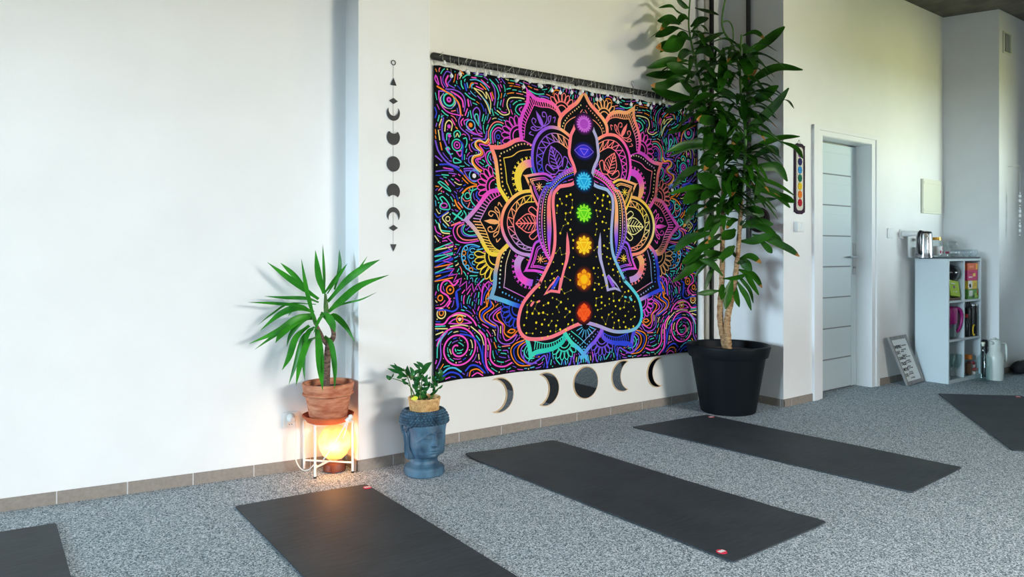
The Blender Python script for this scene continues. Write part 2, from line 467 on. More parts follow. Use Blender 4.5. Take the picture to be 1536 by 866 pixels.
# ---- petals: two edges leaving the tip; black inside, coloured border
def petal(e1, e2, w, c1, c2, c1r, c2r, layer, centre=None, both=True):
    p, q = cm2(e1, 6), cm2(e2, 6)
    poly = p[::-1]+q[1:]+([centre] if centre else [])
    fill(poly, INK, layer)
    if both: fill(mir(poly), INK, layer)
    maskpoly(poly); maskpoly(mir(poly))
    for path, c, cr in ((p, c1, c1r), (q, c2, c2r)):
        ribbon(path, w, c, layer+1, caps=True)
        if both: ribbon(mir(path), w, cr, layer+1, caps=True)
    # a pointed tip
    t = p[0]; a = p[3]; b = q[3]; d = (2*t[0]-a[0]*.5-b[0]*.5-t[0], 2*t[1]-a[1]*.5-b[1]*.5-t[1]); l = math.hypot(*d) or 1
    d = (d[0]/l, d[1]/l); tip = (t[0]+d[0]*w*1.5, t[1]+d[1]*w*1.5); s = (-d[1]*w*.52, d[0]*w*.52)
    tri = [tip, (t[0]+s[0]-d[0]*w*.4, t[1]+s[1]-d[1]*w*.4), (t[0]-s[0]-d[0]*w*.4, t[1]-s[1]-d[1]*w*.4)]
    fill(tri, (c1[0] if isinstance(c1, list) else c1), layer+1.5); maskpoly(tri)
    if both: fill(mir(tri), (c1r[0] if isinstance(c1r, list) else c1r), layer+1.5)
    return p, q
def inset(path, cen, f): return [(u+(cen[0]-u)*f, v+(cen[1]-v)*f) for u, v in path]
TH = .0055
# upper middle petal
e = cB(988, 62, 950, 125, 895, 170, 835, 222, 805, 275, 800, 360)
e2 = mir(e)
p1, q1_ = petal(e, e2, .026, [pea, sal, sal, pea], [pea, sal, pea, sal], [], [], 40, (0, 1.55), both=False)
dd = cm2(cB(985, 145, 940, 185, 890, 225, 845, 285, 822, 345)); dots(dd, .022, .0052, [crm, pea, crm], [sal, pea, pea], 42)
S(cB(990, 188, 955, 235, 900, 262, 855, 305, 840, 360), TH, [sal, pea], [sal, pea], 42)
# upper side petal
ea = cB(549, 42, 620, 102, 700, 118, 770, 160, 815, 235); eb = cB(549, 42, 545, 130, 505, 225, 485, 330, 498, 425)
pa, pb = petal(ea, eb, .025, [mag, pink, sal], [pink, mag, mag], [pea, pea, sal], [pea, sal, pink], 36, (-.22, 1.72))
ia = S(cB(597, 150, 650, 165, 720, 172, 775, 200, 808, 250), TH, [pink, sal], [pea, sal], 38)
ib = S(cB(597, 150, 560, 230, 528, 310, 518, 420), TH, [pink, mag], [pea, pink], 38)
oa = cm2(cB(572, 82, 620, 110, 700, 124, 765, 165, 806, 235)); ob = cm2(cB(572, 82, 545, 160, 505, 260, 492, 330, 500, 425))
rungs(oa, ia, 13, .0062, [pink, sal], [pea, sal], 38); rungs(ob, ib, 13, .0062, [pink, mag], [pea, pink], 38)
# left upper petal
ea = cB(252, 492, 330, 492, 400, 465, 450, 437, 520, 430, 585, 470); eb = cB(252, 492, 285, 590, 300, 700, 312, 800)+cC(325, 80, 385, 175)
pa, pb = petal(ea, eb, .026, [sal, sal, mag], [sal, pea, yel, yel], [sal, mag, mag], [sal, sal, sal, pink], 32, (-.45, 1.5))
dots(cm2(cB(320, 548, 400, 512, 450, 480, 520, 465, 580, 482)), .024, .0055, [crm, pea], [lil, crm], 34)
dots(cm2(cB(320, 548, 328, 640, 340, 760)+cC(345, 50, 395, 150)), .026, .006, [pea, yel], [crm, pea], 34)
S(cB(352, 580, 420, 565, 480, 525, 575, 510), TH, [yel, pea], [sal, pink], 34); S(cB(352, 580, 368, 680, 378, 780)+cC(385, 40, 420, 130), TH, [yel, yel], [sal, pink], 34)
# left petal
ea = cC(48, 325, 130, 232, 190, 152, 240, 98, 325, 82); eb = cC(48, 325, 120, 402, 170, 482, 212, 562, 262, 603, 350, 600)
pa, pb = petal(ea, eb, .026, [lil, pink, mag], [lil, yel, yel], [pink, pink, sal], [pink, sal, pea], 28, (-.45, 1.28))
ia = S(cC(160, 330, 200, 252, 250, 172, 325, 122), TH, [lil, pink], [pink, sal], 30); ib = S(cC(160, 330, 210, 420, 242, 502, 290, 560, 345, 582), TH, [pea, yel], [pink, pea], 30)
oa = cm2(cC(98, 325, 150, 240, 205, 160, 255, 112, 320, 96)); ob = cm2(cC(98, 325, 140, 400, 190, 490, 225, 555, 275, 590))
rungs(oa, ia, 12, .0062, [lil, pink], [pink, sal], 30); rungs(ob, ib, 12, .0062, [pea, yel], [pink, pea], 30)
# lower left petal
ea = cD(252, 192, 278, 100, 285, 0)+cC(297, 700, 322, 600, 385, 530); eb = cD(252, 192, 350, 222, 420, 248, 500, 275, 560, 300)
pa, pb = petal(ea, eb, .028, [grb, grb, pea, yel], [grb, lbl, blu, blu], [blu, blu, blu, sal], [blu, blu, lil, lil], 32, (-.38, .98))
dots(cm2(cC(375, 555, 335, 650, 322, 790)+cD(318, 60, 320, 140)), .026, .006, [crm, crm, lbl], [lbl, lbl, blu], 34)
dots(cm2(cD(330, 150, 380, 172, 450, 212, 520, 240)), .026, .006, [lbl, blu], [lbl, lil], 34)
S(cC(405, 570, 372, 680, 362, 800)+cD(352, 118), TH, [crm, lil], [lil, lbl], 34); S(cD(352, 112, 430, 150, 540, 205), TH, [lil, mag], [lil, sal], 34)
# bottom petals
ea = cD(570, 672, 560, 600, 540, 530); eb = cD(570, 672, 620, 640, 700, 625, 770, 602, 835, 550, 850, 480)
pa, pb = petal(ea, eb, .030, [teal, teal], [teal, (20, 190, 170)], [vio, blu], [blu, blu, vio], 32, (-.3, .72))
ia = S(cD(600, 552, 700, 572, 780, 548, 835, 510), TH, teal, blu, 34); rungs(cm2(cD(590, 620, 700, 605, 780, 575, 838, 525)), ia, 13, .0062, teal, blu, 34)
ea = cD(1020, 682, 960, 612, 900, 562, 850, 490); pa, pb = petal(ea, mir(ea), .028, [lbl, lbl, teal, teal], [lbl, vio, pur], [], [], 34, (0, .75), both=False)
dots(cm2(cD(1015, 625, 950, 560, 900, 510, 870, 480)), .024, .0055, [lbl, teal], [lbl, vio], 36)
S(cD(1018, 572, 975, 530, 900, 470), TH, [lbl, teal], [lbl, lil], 36)
for k in range(9):
    a = pi+pi*k/8; c0 = cD(1018, 420)[0]
    S([(c0[0]+.035*cos(a), c0[1]+.035*sin(a)), (c0[0]+.085*cos(a), c0[1]+.085*sin(a))], .006, lbl, lil, 36, both=False)
# ---- round petals with a zigzag ring and a leaf
def roundpetal(o, i, leafpts, cl, cr, layer, cen):
    p = cm2(o, 6); poly = p+[cen]
    fill(poly, INK, layer); fill(mir(poly), INK, layer); maskpoly(poly); maskpoly(mir(poly))
    ribbon(p, .021, cl, layer+1); ribbon(mir(p), .021, cr, layer+1)
    o2 = inset(p, cen, .13); i2 = cm2(i, 6)
    ribbon(o2, TH, cl, layer+1); ribbon(mir(o2), TH, cr, layer+1)
    ribbon(i2, TH*1.1, cl, layer+1); ribbon(mir(i2), TH*1.1, cr, layer+1)
    rungs(i2, o2, 10, .0058, cl, cr, layer+1, zig=True)
    base, tip, wd = leafpts
    ax = (tip[0]-base[0], tip[1]-base[1]); l = math.hypot(*ax); ax = (ax[0]/l, ax[1]/l); nx = (-ax[1], ax[0])
    P = lambda t, s_: (base[0]+ax[0]*l*t+nx[0]*s_*wd, base[1]+ax[1]*l*t+nx[1]*s_*wd)
    cl2, cr2 = cl[len(cl)//2:], cr[len(cr)//2:]
    S([base, tip], .0075, cl2[0], cr2[0], layer+2)
    for sg in (1, -1):
        S([P(.12, .0), P(.2, sg*.75), P(.5, sg), P(.82, sg*.45), tip], .0065, cl2[0], cr2[0], layer+2)
        for k in range(5):
            t = .15+k*.14; S([P(t, 0), P(t+.17, sg*.8*(1-k*.12))], .0055, cl2[0], cr2[0], layer+2)
        S([P(.02, 0), P(-.05, sg*.9), P(.25, sg*1.75), P(.42, sg*1.35), P(.1, sg*.7)], .0062, cl2[0], cr2[0], layer+2)
roundpetal(cC(600, 88, 500, 100, 420, 150, 360, 230, 335, 320, 340, 400, 370, 480, 430, 560, 500, 600, 590, 612), cC(600, 178, 530, 185, 470, 230, 435, 310, 435, 390, 465, 470, 520, 530, 590, 555),
           (cC(632, 350)[0], cC(450, 355)[0], .058), [yel, pea, sal, lil, lil], [pea, yel, crm, pea, sal], 44, cC(680, 350)[0])
roundpetal(cB(610, 720, 588, 640, 583, 550, 600, 452, 650, 372, 720, 332, 800, 342, 860, 380, 905, 420), cB(680, 720, 662, 620, 680, 530, 722, 470, 782, 448, 842, 482, 895, 530),
           (cB(800, 685)[0], cB(735, 485)[0], .055), [blu, vio, pur, pur, pea, sal], [mag, pink, pink, sal, sal, pea], 48, cB(850, 700)[0])
# crescent suns
def crescent(outer, inner, cl, cr, layer, ntick):
    o, i = cm2(outer, 6), cm2(inner, 6); n = len(o)
    cs = [gcol(cl, k/(n-1)) for k in range(n)]
    for sg, cc in ((1, cl), (-1, cr)):
        oo = o if sg > 0 else mir(o); ii = i if sg > 0 else mir(i)
        m = min(len(oo), len(ii)); v = []; c = []; f = []
        for k in range(m): v += [put(oo[k], layer), put(ii[k], layer)]; c += [gcol(cc, k/(m-1))]*2
        for k in range(m-1): f.append((2*k, 2*k+1, 2*k+3, 2*k+2))
        ART.add(v, f, c)
    for (u, v, a) in resample(o, sum(math.hypot(o[k+1][0]-o[k][0], o[k+1][1]-o[k][1]) for k in range(n-1))/ntick):
        for sg, cc in ((1, cl), (-1, cr)):
            for da in (.35, -.35):
                g = [(sg*u, v), (sg*(u+.02*cos(a+pi/2+da)), v+.02*sin(a+pi/2+da))]
                g2 = [(sg*u, v), (sg*(u-.02*cos(a+pi/2+da)), v-.02*sin(a+pi/2+da))]
                cen = cB(560, 720)[0] if v > 1.28 else cC(560, 700)[0]
                best = g if math.hypot(abs(g[1][0])-abs(cen[0]), g[1][1]-cen[1]) > math.hypot(abs(g2[1][0])-abs(cen[0]), g2[1][1]-cen[1]) else g2
                ribbon2(best, .006, gcol(cc, .5), layer)
crescent(cB(590, 590, 520, 600, 470, 640, 440, 710, 445, 790, 470, 850), cB(592, 655, 545, 660, 510, 690, 492, 740, 495, 790, 505, 850), [mag, pea, yel, yel, yel], [mag, mag, pink, pea, pea], 35, 9)
crescent(cC(470, 610, 440, 660, 440, 730, 465, 800, 520, 850, 580, 865), cC(520, 630, 495, 670, 490, 720, 510, 770, 550, 800, 592, 810), [lil, lil, mag, pink, pur], [pea, pea, sal, lil, lil], 35, 9)
# small inner petals
for (ea, eb, cen, cl, cr) in ((cB(528, 728, 620, 712, 690, 710, 745, 742), cB(528, 728, 562, 800)+cC(560, 20, 580, 105, 625, 205), cC(660, 60)[0], [pea, mag, pur], [pea, pea, yel]),
                              (cC(530, 735, 565, 650, 600, 525, 645, 490), cC(530, 735, 610, 738, 700, 760), cC(670, 640)[0], [mag, mag, pur], [pink, pur, pur])):
    pa, pb = petal(ea, eb, .016, cl, [cl[0], cl[0], sal if cl[0] == pea else mag], cr, cr, 52, cen)
    for f in (.28, .4):
        ribbon(inset(pa, cen, f), .006, cl, 54); ribbon(mir(inset(pa, cen, f)), .006, cr, 54); ribbon(inset(pb, cen, f), .006, cl, 54); ribbon(mir(inset(pb, cen, f)), .006, cr, 54)
    c0 = (cen[0]*.93+pa[0][0]*.07-.012, cen[1]*.97+pa[0][1]*.03)
    for k in range(8):
        a = 2*pi*k/8; S([c0, (c0[0]+.026*cos(a), c0[1]+.026*sin(a))], .005, pea, yel, 54)
# fleurs
def fleur(b, tip, cl, cr, layer=46):
    d = (tip[0]-b[0], tip[1]-b[1]); l = math.hypot(*d); d = (d[0]/l, d[1]/l); n = (-d[1], d[0])
    Q = lambda t, s_: (b[0]+d[0]*t*l+n[0]*s_*l, b[1]+d[1]*t*l+n[1]*s_*l)
    poly = [Q(0, .06), Q(.3, .13), Q(.6, .12), Q(1, 0), Q(.6, -.12), Q(.3, -.13), Q(0, -.06)]
    fill(poly, cl, layer); fill(mir(poly), cr, layer)
    for sg in (1, -1):
        S([Q(.02, sg*.06), Q(.25, sg*.45), Q(.6, sg*.55), Q(.72, sg*.38), Q(.55, sg*.27), Q(.45, sg*.38)], .0062, cl, cr, layer)
        S([Q(0, sg*.1), Q(.05, sg*.55), Q(.3, sg*.8), Q(.32, sg*.62), Q(.1, sg*.5)], .006, cl, cr, layer)
        S([Q(-.1, sg*.85), Q(.1, sg*1.05), Q(.15, sg*.9)], .006, cl, cr, layer)
fleur(cC(318, 345)[0], cC(190, 332)[0], pea, pink); fleur(cB(672, 330)[0], cB(612, 195)[0], pur, sal, 46)
# half flowers between the petals
def fan(c, r, a0, a1, n, cl, cr, layer=24):
    def arc(rr): return [(c[0]+rr*cos(a0+(a1-a0)*k/12), c[1]+rr*sin(a0+(a1-a0)*k/12)) for k in range(13)]
    pol = arc(r*1.02)+[c]; fill(pol, INK, layer); fill(mir(pol), INK, layer); maskpoly(pol); maskpoly(mir(pol))
    S(arc(r*.34), .007, cl, cr, layer+1); S(arc(r*.52), .007, cl, cr, layer+1)
    for k in range(n):
        a = a0+(a1-a0)*(k+.5)/n; da = (a1-a0)/n*.42
        Q = lambda rr, aa: (c[0]+rr*cos(aa), c[1]+rr*sin(aa))
        S([Q(r*.55, a-da*.7), Q(r*.85, a-da), Q(r, a), Q(r*.85, a+da), Q(r*.55, a+da*.7)], .0062, cl, cr, layer+1, k=3)
fan(cB(825, 205)[0], .125, radians(15), radians(165), 8, sal, pea)
fan(cB(475, 405)[0], .130, radians(70), radians(230), 8, mag, pink)
fan(cB(285, 815)[0], .130, radians(100), radians(250), 8, pink, sal)
fan(cC(290, 620)[0], .155, radians(165), radians(300), 8, yel, pea)
fan(cD(465, 290)[0], .120, radians(130), radians(290), 8, blu, mag)
fan(cD(845, 555)[0], .120, radians(185), radians(355), 8, teal, vio)
# ---- halo band round the figure
ho = cB(935, 648, 850, 688, 780, 738, 725, 800)+cC(690, 55, 650, 130, 630, 220, 622, 320, 628, 420, 650, 510, 690, 600, 740, 680)
hi = cC(935, -15, 850, 10, 800, 45, 760, 95, 745, 180, 752, 300, 760, 420, 755, 520, 745, 600, 742, 640)
po, pi_ = cm2(ho, 6), cm2(hi, 6)
poly = po+pi_[::-1]; fill(poly, INK, 58); fill(mir(poly), INK, 58)
cl, cr = [pink, vio, blu, vio, sal, pur, mag, mag], [pink, mag, sal, pea, pea, pur, vio, vio]
ribbon(po, .013, cl, 59); ribbon(mir(po), .013, cr, 59)
n = min(len(po), len(pi_))
mid = lambda f: [(po[int(k*(len(po)-1)/(n-1))][0]*(1-f)+pi_[int(k*(len(pi_)-1)/(n-1))][0]*f, po[int(k*(len(po)-1)/(n-1))][1]*(1-f)+pi_[int(k*(len(pi_)-1)/(n-1))][1]*f) for k in range(n)]
ribbon(mid(.27), .009, cl, 59); ribbon(mir(mid(.27)), .009, cr, 59)
q = resample(mid(.14), .022)
for (u, v, a) in q:
    for sg in (1, -1): ribbon2([(sg*(u-.007*cos(a)), v-.007*sin(a)), (sg*(u+.007*cos(a)), v+.007*sin(a))], .006, gcol(lil, 0), 59)
dots(mid(.43), .017, .0042, crm, crm, 59)
m1, m2 = mid(.58), mid(.86); cs1, cs2 = [blu, blu, (90, 100, 230), sal, sal, pur, mag, mag], [pink, pink, pink, pea, pea, pur, blu, blu]
for sg, cc in ((1, cs1), (-1, cs2)):
    v = []; c = []; f = []
    for k in range(n):
        a, b = m1[k], m2[k]; t = k/(n-1); wv = min(1, max(.05, sin(pi*min(t*1.02, 1))**.5))
        b = (a[0]+(b[0]-a[0])*wv, a[1]+(b[1]-a[1])*wv)
        v += [put((sg*a[0], a[1]), 59), put((sg*b[0], b[1]), 59)]; c += [gcol(cc, t)]*2
    for k in range(n-1): f.append((2*k, 2*k+1, 2*k+3, 2*k+2))
    ART.add(v, f, c)
# ---- seated figure
fig = cJ(190, 112, 150, 150, 120, 240, 92, 300, 84, 350, 78, 400, 74, 455, 84, 500, 106, 550, 122, 600, 130, 660, 120, 712, 85, 735, 0, 750)[1:]
fig += cC(788, 72, 758, 112, 750, 190, 757, 290, 765, 400, 764, 520, 745, 620, 700, 720, 645, 830)
fig += cD(650, 75, 600, 125, 550, 182, 512, 235, 486, 295, 470, 370, 470, 430, 492, 490, 540, 528, 620, 535, 720, 522, 800, 490, 870, 452, 940, 420, 1000, 398)
fig = [(0, cJ(190, 118)[0][1])]+fig+[(0, cD(1015, 396)[0][1])]
fp = cm2(fig, 4)
fill(fp+mir(fp)[::-1][1:-1], INK, 66)
pk = (250, 126, 140); lv = (176, 170, 214)
ribbon(fp, .0235, [pk, pk], 68); ribbon(mir(fp), .0235, [lv, lv, lv, (150, 180, 222), lv, (120, 190, 222), (90, 206, 220), (60, 200, 220), lv, lil], 68)
arm = cC(864, 420, 880, 500, 886, 590, 872, 660, 846, 740, 826, 830)+cD(805, 165, 770, 158, 730, 155, 672, 180, 722, 100, 790, 20)+cC(812, 800, 832, 720, 850, 645, 856, 560, 858, 480)
fill(arm, pk, 69); fill(mir(arm), lv, 69)
gap = cD(800, 35, 780, 130, 745, 125, 735, 128, 765, 80)
gap2 = cD(806, 40, 790, 140, 735, 132, 700, 148, 735, 105); fill(gap2, INK, 70); fill(mir(gap2), INK, 70)
for f in (0, .5): 
    g = [(gap[0][0]-.02*f, gap[0][1]), (gap[2][0]-.03*f+.01, gap[2][1])]; S(g, .013, blu, pur, 71)
S(cD(572, 262, 590, 235), .016, pk, (90, 206, 220), 69); S(cD(625, 232, 640, 226), .012, pk, (90, 206, 220), 69)
# constellations inside the figure
r3 = random.Random(21); stars = []
FP = fp+mir(fp)[::-1]; arr = np.array([(r3.uniform(-.62, .62), r3.uniform(.50, 1.5)) for _ in range(2600)])
ok = inside([(u*.93, v*.985+.012) for u, v in FP], arr)
arm_np = [np.array(arm), np.array(mir(arm))]
for p in arr[ok]:
    if any(np.min(np.hypot(*(A_-p).T)) < .03 for A_ in arm_np): continue
    if abs(p[0]) < .085: continue
    if all(math.hypot(p[0]-s_[0], p[1]-s_[1]) > .034 for s_ in stars): stars.append(tuple(p))
    if len(stars) > 210: break
for i, s_ in enumerate(stars):
    disc(s_[0], s_[1], r3.choice((.0045, .0055, .0065, .008)), (236, 214, 30), 71, 7)
    nb = sorted(stars, key=lambda t: math.hypot(t[0]-s_[0], t[1]-s_[1]))[1:4]
    if i % 2 == 0 and r3.random() < .75:
        for t in nb[:r3.choice((1, 1, 2))]: ribbon2([s_, t], .0024, L((120, 118, 70)), 70)
# ---- seven energy centres
def glow(c, rx, ry, col, layer=73, n=28, m=6, square=False):
    v = []; cs = []; f = []; a0 = L(col); b0 = L(INK)
    for j in range(m+1):
        t = j/m; k_ = max(0, 1-max(0, t-.45)/.55); k_ = k_*k_
        for k in range(n):
            a = 2*pi*k/n; s_ = 1/max(abs(cos(a)), abs(sin(a)))*.85 if square and t < .8 else 1
            v.append(put((c[0]+rx*t*cos(a)*s_, c[1]+ry*t*sin(a)*s_), layer)); cs.append(tuple(a0[q]*k_+b0[q]*(1-k_) for q in range(4)))
    for j in range(m):
        for k in range(n): f.append((j*n+k, j*n+(k+1) % n, (j+1)*n+(k+1) % n, (j+1)*n+k))
    ART.add(v, f, cs)
def centre(px, py, rx, ry, g, c, hi_, npet, tri=True, square=False):
    p = onY(px, py, TY); c0 = (0, p.z)
    glow(c0, rx*1.32, ry*1.32, g, square=square)
    if npet:
        for k in range(npet):
            a = 2*pi*k/npet+pi/2; da = pi/npet*.95
            Q = lambda rr, aa: (c0[0]+rx*rr*cos(aa), c0[1]+ry*rr*sin(aa))
            fill([Q(.55, a-da), Q(.85, a-da*.8), Q(1.02, a), Q(.85, a+da*.8), Q(.55, a+da)], c, 75)
            S([Q(.62, a-da*.7), Q(.95, a), Q(.62, a+da*.7)], .0035, hi_, layer=76, k=2, both=False)
        disc(c0[0], c0[1], rx*.68, c, 75, 20, ry=ry*.68)
        S([(c0[0]+rx*.62*cos(2*pi*k/16), c0[1]+ry*.62*sin(2*pi*k/16)) for k in range(16)], .0035, hi_, layer=77, k=2, closed=True, both=False)
    if tri:
        S([(c0[0]+rx*.55*cos(a), c0[1]+ry*.55*sin(a)) for a in (pi*.83, pi*.17)], .005, hi_, layer=77, both=False)
        for sg in (1, -1): S([(sg*rx*.48, c0[1]+ry*.28), (0, c0[1]-ry*.55)], .005, hi_, layer=77, both=False)
    return c0
c0 = centre(873, 186, .066, .058, (176, 60, 206), (190, 84, 212), (214, 120, 226), 18, tri=False)
for rr in (.45, .3, .15): S([(.066*rr*cos(2*pi*k/12), c0[1]+.058*rr*sin(2*pi*k/12)) for k in range(12)], .004, (160, 50, 190), layer=78, k=2, closed=True, both=False)
c0 = centre(875, 227, .074, .05, (52, 46, 224), (70, 60, 226), (150, 110, 226), 0, tri=True)
for sg in (1, -1): S([(-.082, c0[1]), (-.04, c0[1]+sg*.03), (0, c0[1]+sg*.04), (.04, c0[1]+sg*.03), (.082, c0[1])], .0045, (130, 100, 226), layer=77, both=False)
centre(875, 272, .068, .062, (10, 110, 200), (26, 166, 226), (90, 214, 246), 16)
centre(876, 320, .068, .062, (20, 110, 30), (96, 214, 30), (176, 240, 60), 12)
centre(876, 368, .070, .064, (200, 96, 10), (250, 190, 20), (255, 226, 60), 10)
c0 = centre(876, 419, .066, .068, (210, 80, 6), (248, 150, 12), (255, 196, 40), 6, tri=False); disc(0, c0[1], .03, (252, 196, 20), 78, 16); S([(.044*cos(2*pi*k/14), c0[1]+.04*sin(2*pi*k/14)) for k in range(14)], .004, (216, 110, 10), layer=78, k=2, closed=True, both=False)
c0 = centre(876, 469, .060, .062, (214, 40, 20), (250, 82, 24), (252, 110, 40), 4, square=True)
maskpoly(fp+mir(fp)[::-1])
# ---- drawing around the mandala, the same on both sides of the axis
def BG(pts, w, c, **kw): return S(pts, w, c, None, 12, bgm=True, **kw)
def ring(c, r, w, col, ry=None):
    return BG([(c[0]+r*cos(2*pi*k/14), c[1]+(ry or r)*sin(2*pi*k/14)) for k in range(14)], w, col, closed=True, k=2)
def spot(c, r, col):
    x, y = cell(*c); R = int(r/CS)+1; occ[max(x-R, 0):x+R+1, max(y-R, 0):y+R+1] = True
    disc(c[0], c[1], r, col, 13, 9); disc(-c[0], c[1], r, col, 13, 9)
W1, W2, W3 = .0056, .007, .0098
# big eye near the upper corner
BG(cA(112, 285, 200, 340, 290, 400, 350, 480, 370, 595), W3, org); BG(cA(130, 340, 135, 430, 170, 510, 240, 570, 362, 603), W2, mag); BG(cA(130, 335, 230, 350, 310, 420, 348, 500, 362, 600), W2, pur)
c = cA(240, 430)[0]; ring(c, .036, W3, teal); spot(c, .017, mag); spot(c, .006, INK); BG(cA(180, 365, 148, 420, 180, 500, 260, 525, 305, 480, 305, 440), W1, crm)
ring(c, .05, .004, blu)
BG(cA(180, 175, 175, 230, 215, 300), W1, vio); BG(cA(180, 175, 215, 125, 265, 150, 260, 210, 230, 260, 300, 305), W2, vio); BG(cA(230, 172, 205, 230, 225, 285), W3, pink)
BG(cA(150, 180, 160, 250, 185, 300), W1, mag); BG(cA(95, 165, 90, 210, 130, 270, 110, 190, 95, 165), W2, mag)
BG(cA(205, 315, 300, 325, 380, 370, 415, 450, 405, 555), W2, pur); BG(cA(265, 345, 340, 390, 385, 440, 395, 510), W3, pink); BG(cA(445, 430, 455, 500), W3, pink)
BG(cA(275, 105, 340, 100, 395, 150), W3, org); BG(cA(415, 360, 470, 410, 520, 435), W2, teal); BG(cA(440, 530, 415, 600), W2, pink); BG(cA(372, 225, 375, 270, 395, 310), W2, teal)
# pointed comet with parallel strokes
BG(cA(510, 305, 600, 400, 650, 480, 685, 580), W2, crm); BG(cA(510, 305, 600, 345, 650, 420, 640, 345, 690, 450, 685, 580), W1, crm); BG(cA(600, 400, 660, 470, 690, 560), W1, lbl)
BG(cA(690, 360, 710, 440), W3, pink); BG(cA(705, 350, 725, 420), W2, org); BG(cA(700, 250, 735, 320, 740, 430, 730, 490), W2, pur); BG(cA(680, 210, 750, 290, 780, 380, 770, 430), W2, teal)
BG(cA(580, 260, 640, 320), W2, org); BG(cA(590, 215, 680, 300), W2, pink); BG(cA(660, 145, 735, 240), W2, org); BG(cA(470, 215, 540, 215, 620, 260, 670, 330), W2, lbl); BG(cA(535, 285, 610, 320), W2, pink)
BG(cA(465, 300, 480, 255, 505, 250), W2, org); BG(cA(490, 305, 485, 275, 505, 262), W2, lbl); BG(cA(390, 195, 430, 165, 470, 165), W2, teal); BG(cA(485, 188, 535, 195), W2, pink); BG(cA(520, 170, 600, 180), W1, teal); BG(cA(510, 145, 610, 160), W2, vio)
BG(cA(435, 250, 445, 300), W2, lbl); BG(cA(410, 260, 430, 330), W3, blu)
# drop and feather
BG(cA(590, 750, 520, 640, 500, 560, 540, 515, 575, 560, 570, 650, 590, 750), W2, pur); BG(cA(560, 710, 520, 620, 535, 585, 555, 610, 560, 710), W2, teal); BG(cA(470, 550, 485, 630), W2, teal); BG(cA(615, 590, 600, 660), W2, teal); BG(cA(640, 610, 615, 690), W1, teal)
c = cA(475, 705)[0]; ring(c, .030, W2, lbl); spot(c, .014, org); BG(cA(370, 605, 345, 660, 370, 740, 450, 810, 465, 866), W2, pur); BG(cA(450, 640, 405, 660, 410, 700), W2, mag); BG(cA(395, 635, 370, 670, 380, 710), W2, pink)
BG(cA(425, 755, 500, 800, 560, 810), W2, pur); BG(cA(440, 720, 490, 780, 600, 830), W2, mag); BG(cA(520, 720, 550, 790, 600, 800), W1, mag); BG(cA(560, 760, 600, 790), W1, pur)
BG(cA(650, 770, 630, 866), W2, vio); BG(cA(500, 850, 580, 850), W2, pur)
# long strokes and arches below the eye
BG(cA(180, 630, 165, 730, 175, 866), W3, vio); BG(cG(150, 0, 160, 60, 230, 230), W3, vio); BG(cA(160, 640, 135, 710), W2, crm); BG(cA(125, 760, 140, 866), W2, crm); BG(cA(120, 660, 135, 600), W2, teal)
BG(cA(195, 770, 205, 690, 240, 655, 275, 690, 265, 765), W2, crm); spot(cA(240, 720)[0], .012, mag); BG(cA(270, 640, 305, 705), W2, pink); BG(cA(300, 840, 295, 790, 335, 765, 365, 800, 350, 835), W2, teal); BG(cA(315, 830, 330, 795, 345, 830), W1, crm)
BG(cA(215, 866, 220, 800, 260, 800), W2, teal); spot(cA(245, 820)[0], .011, mag); BG(cA(80, 500, 105, 570, 85, 640), W2, blu)
# eye ball with a blue tail
c = cG(280, 110)[0]; ring(c, .034, W2, teal); ring(c, .019, W2, mag); spot(c, .007, mag); BG(cG(310, 75, 335, 110, 330, 180, 328, 245), W3, blu); BG(cG(275, 170, 325, 165, 310, 215, 275, 170), W2, mag)
BG(cG(175, 140, 210, 190, 240, 190), W2, teal); BG(cG(175, 140, 200, 130, 215, 150), W2, teal); spot(cG(195, 148)[0], .008, mag); BG(cG(245, 250, 260, 230, 320, 265, 260, 275, 245, 250), W2, teal); BG(cG(340, 50, 365, 45, 372, 90, 360, 130), W2, teal)
BG(cG(80, 70, 110, 170, 190, 270, 300, 320), W3, vio); BG(cG(125, 85, 140, 155), W2, org); BG(cG(70, 150, 110, 205), W2, teal); BG(cG(80, 210, 140, 260), W2, pur)
BG(cG(120, 290, 200, 290, 270, 325, 340, 380), W3, blu); BG(cG(85, 355, 160, 345, 245, 350), W2, vio); BG(cG(155, 320, 240, 335), W2, mag); BG(cG(70, 345, 110, 320), W2, mag)
BG(cG(140, 385, 200, 390), W2, teal); BG(cG(70, 415, 110, 420), W2, crm); BG(cG(170, 440, 200, 480), W2, sal); BG(cG(110, 530, 140, 500), W2, sal)
BG(cG(105, 455, 130, 450, 190, 495, 222, 540, 150, 495, 105, 455), W2, teal)
# wavy bands by the left upper petal
BG(cG(555, 0, 545, 50, 480, 60, 415, 100, 440, 150, 480, 165, 470, 200, 400, 215, 390, 265, 430, 300), W2, vio)
BG(cG(580, 60, 550, 95, 500, 75, 460, 80, 465, 120, 510, 160, 510, 200, 440, 225, 430, 270, 480, 330, 570, 375), W3, org)
BG(cG(570, 50, 540, 85, 490, 62, 450, 85, 455, 130, 500, 170, 490, 195, 430, 215, 420, 275, 470, 340, 550, 390), W2, crm)
BG(cG(590, 90, 560, 115, 500, 100, 490, 115, 530, 170, 525, 215, 460, 240, 460, 270, 510, 320, 580, 360), W2, mag)
BG(cG(610, 155, 560, 175, 545, 220, 560, 270, 590, 310), W2, mag); BG(cG(605, 165, 575, 190, 565, 240, 595, 290), W2, teal); BG(cG(480, 270, 470, 245, 500, 240), W2, mag); BG(cG(545, 310, 570, 295, 600, 330), W2, teal)
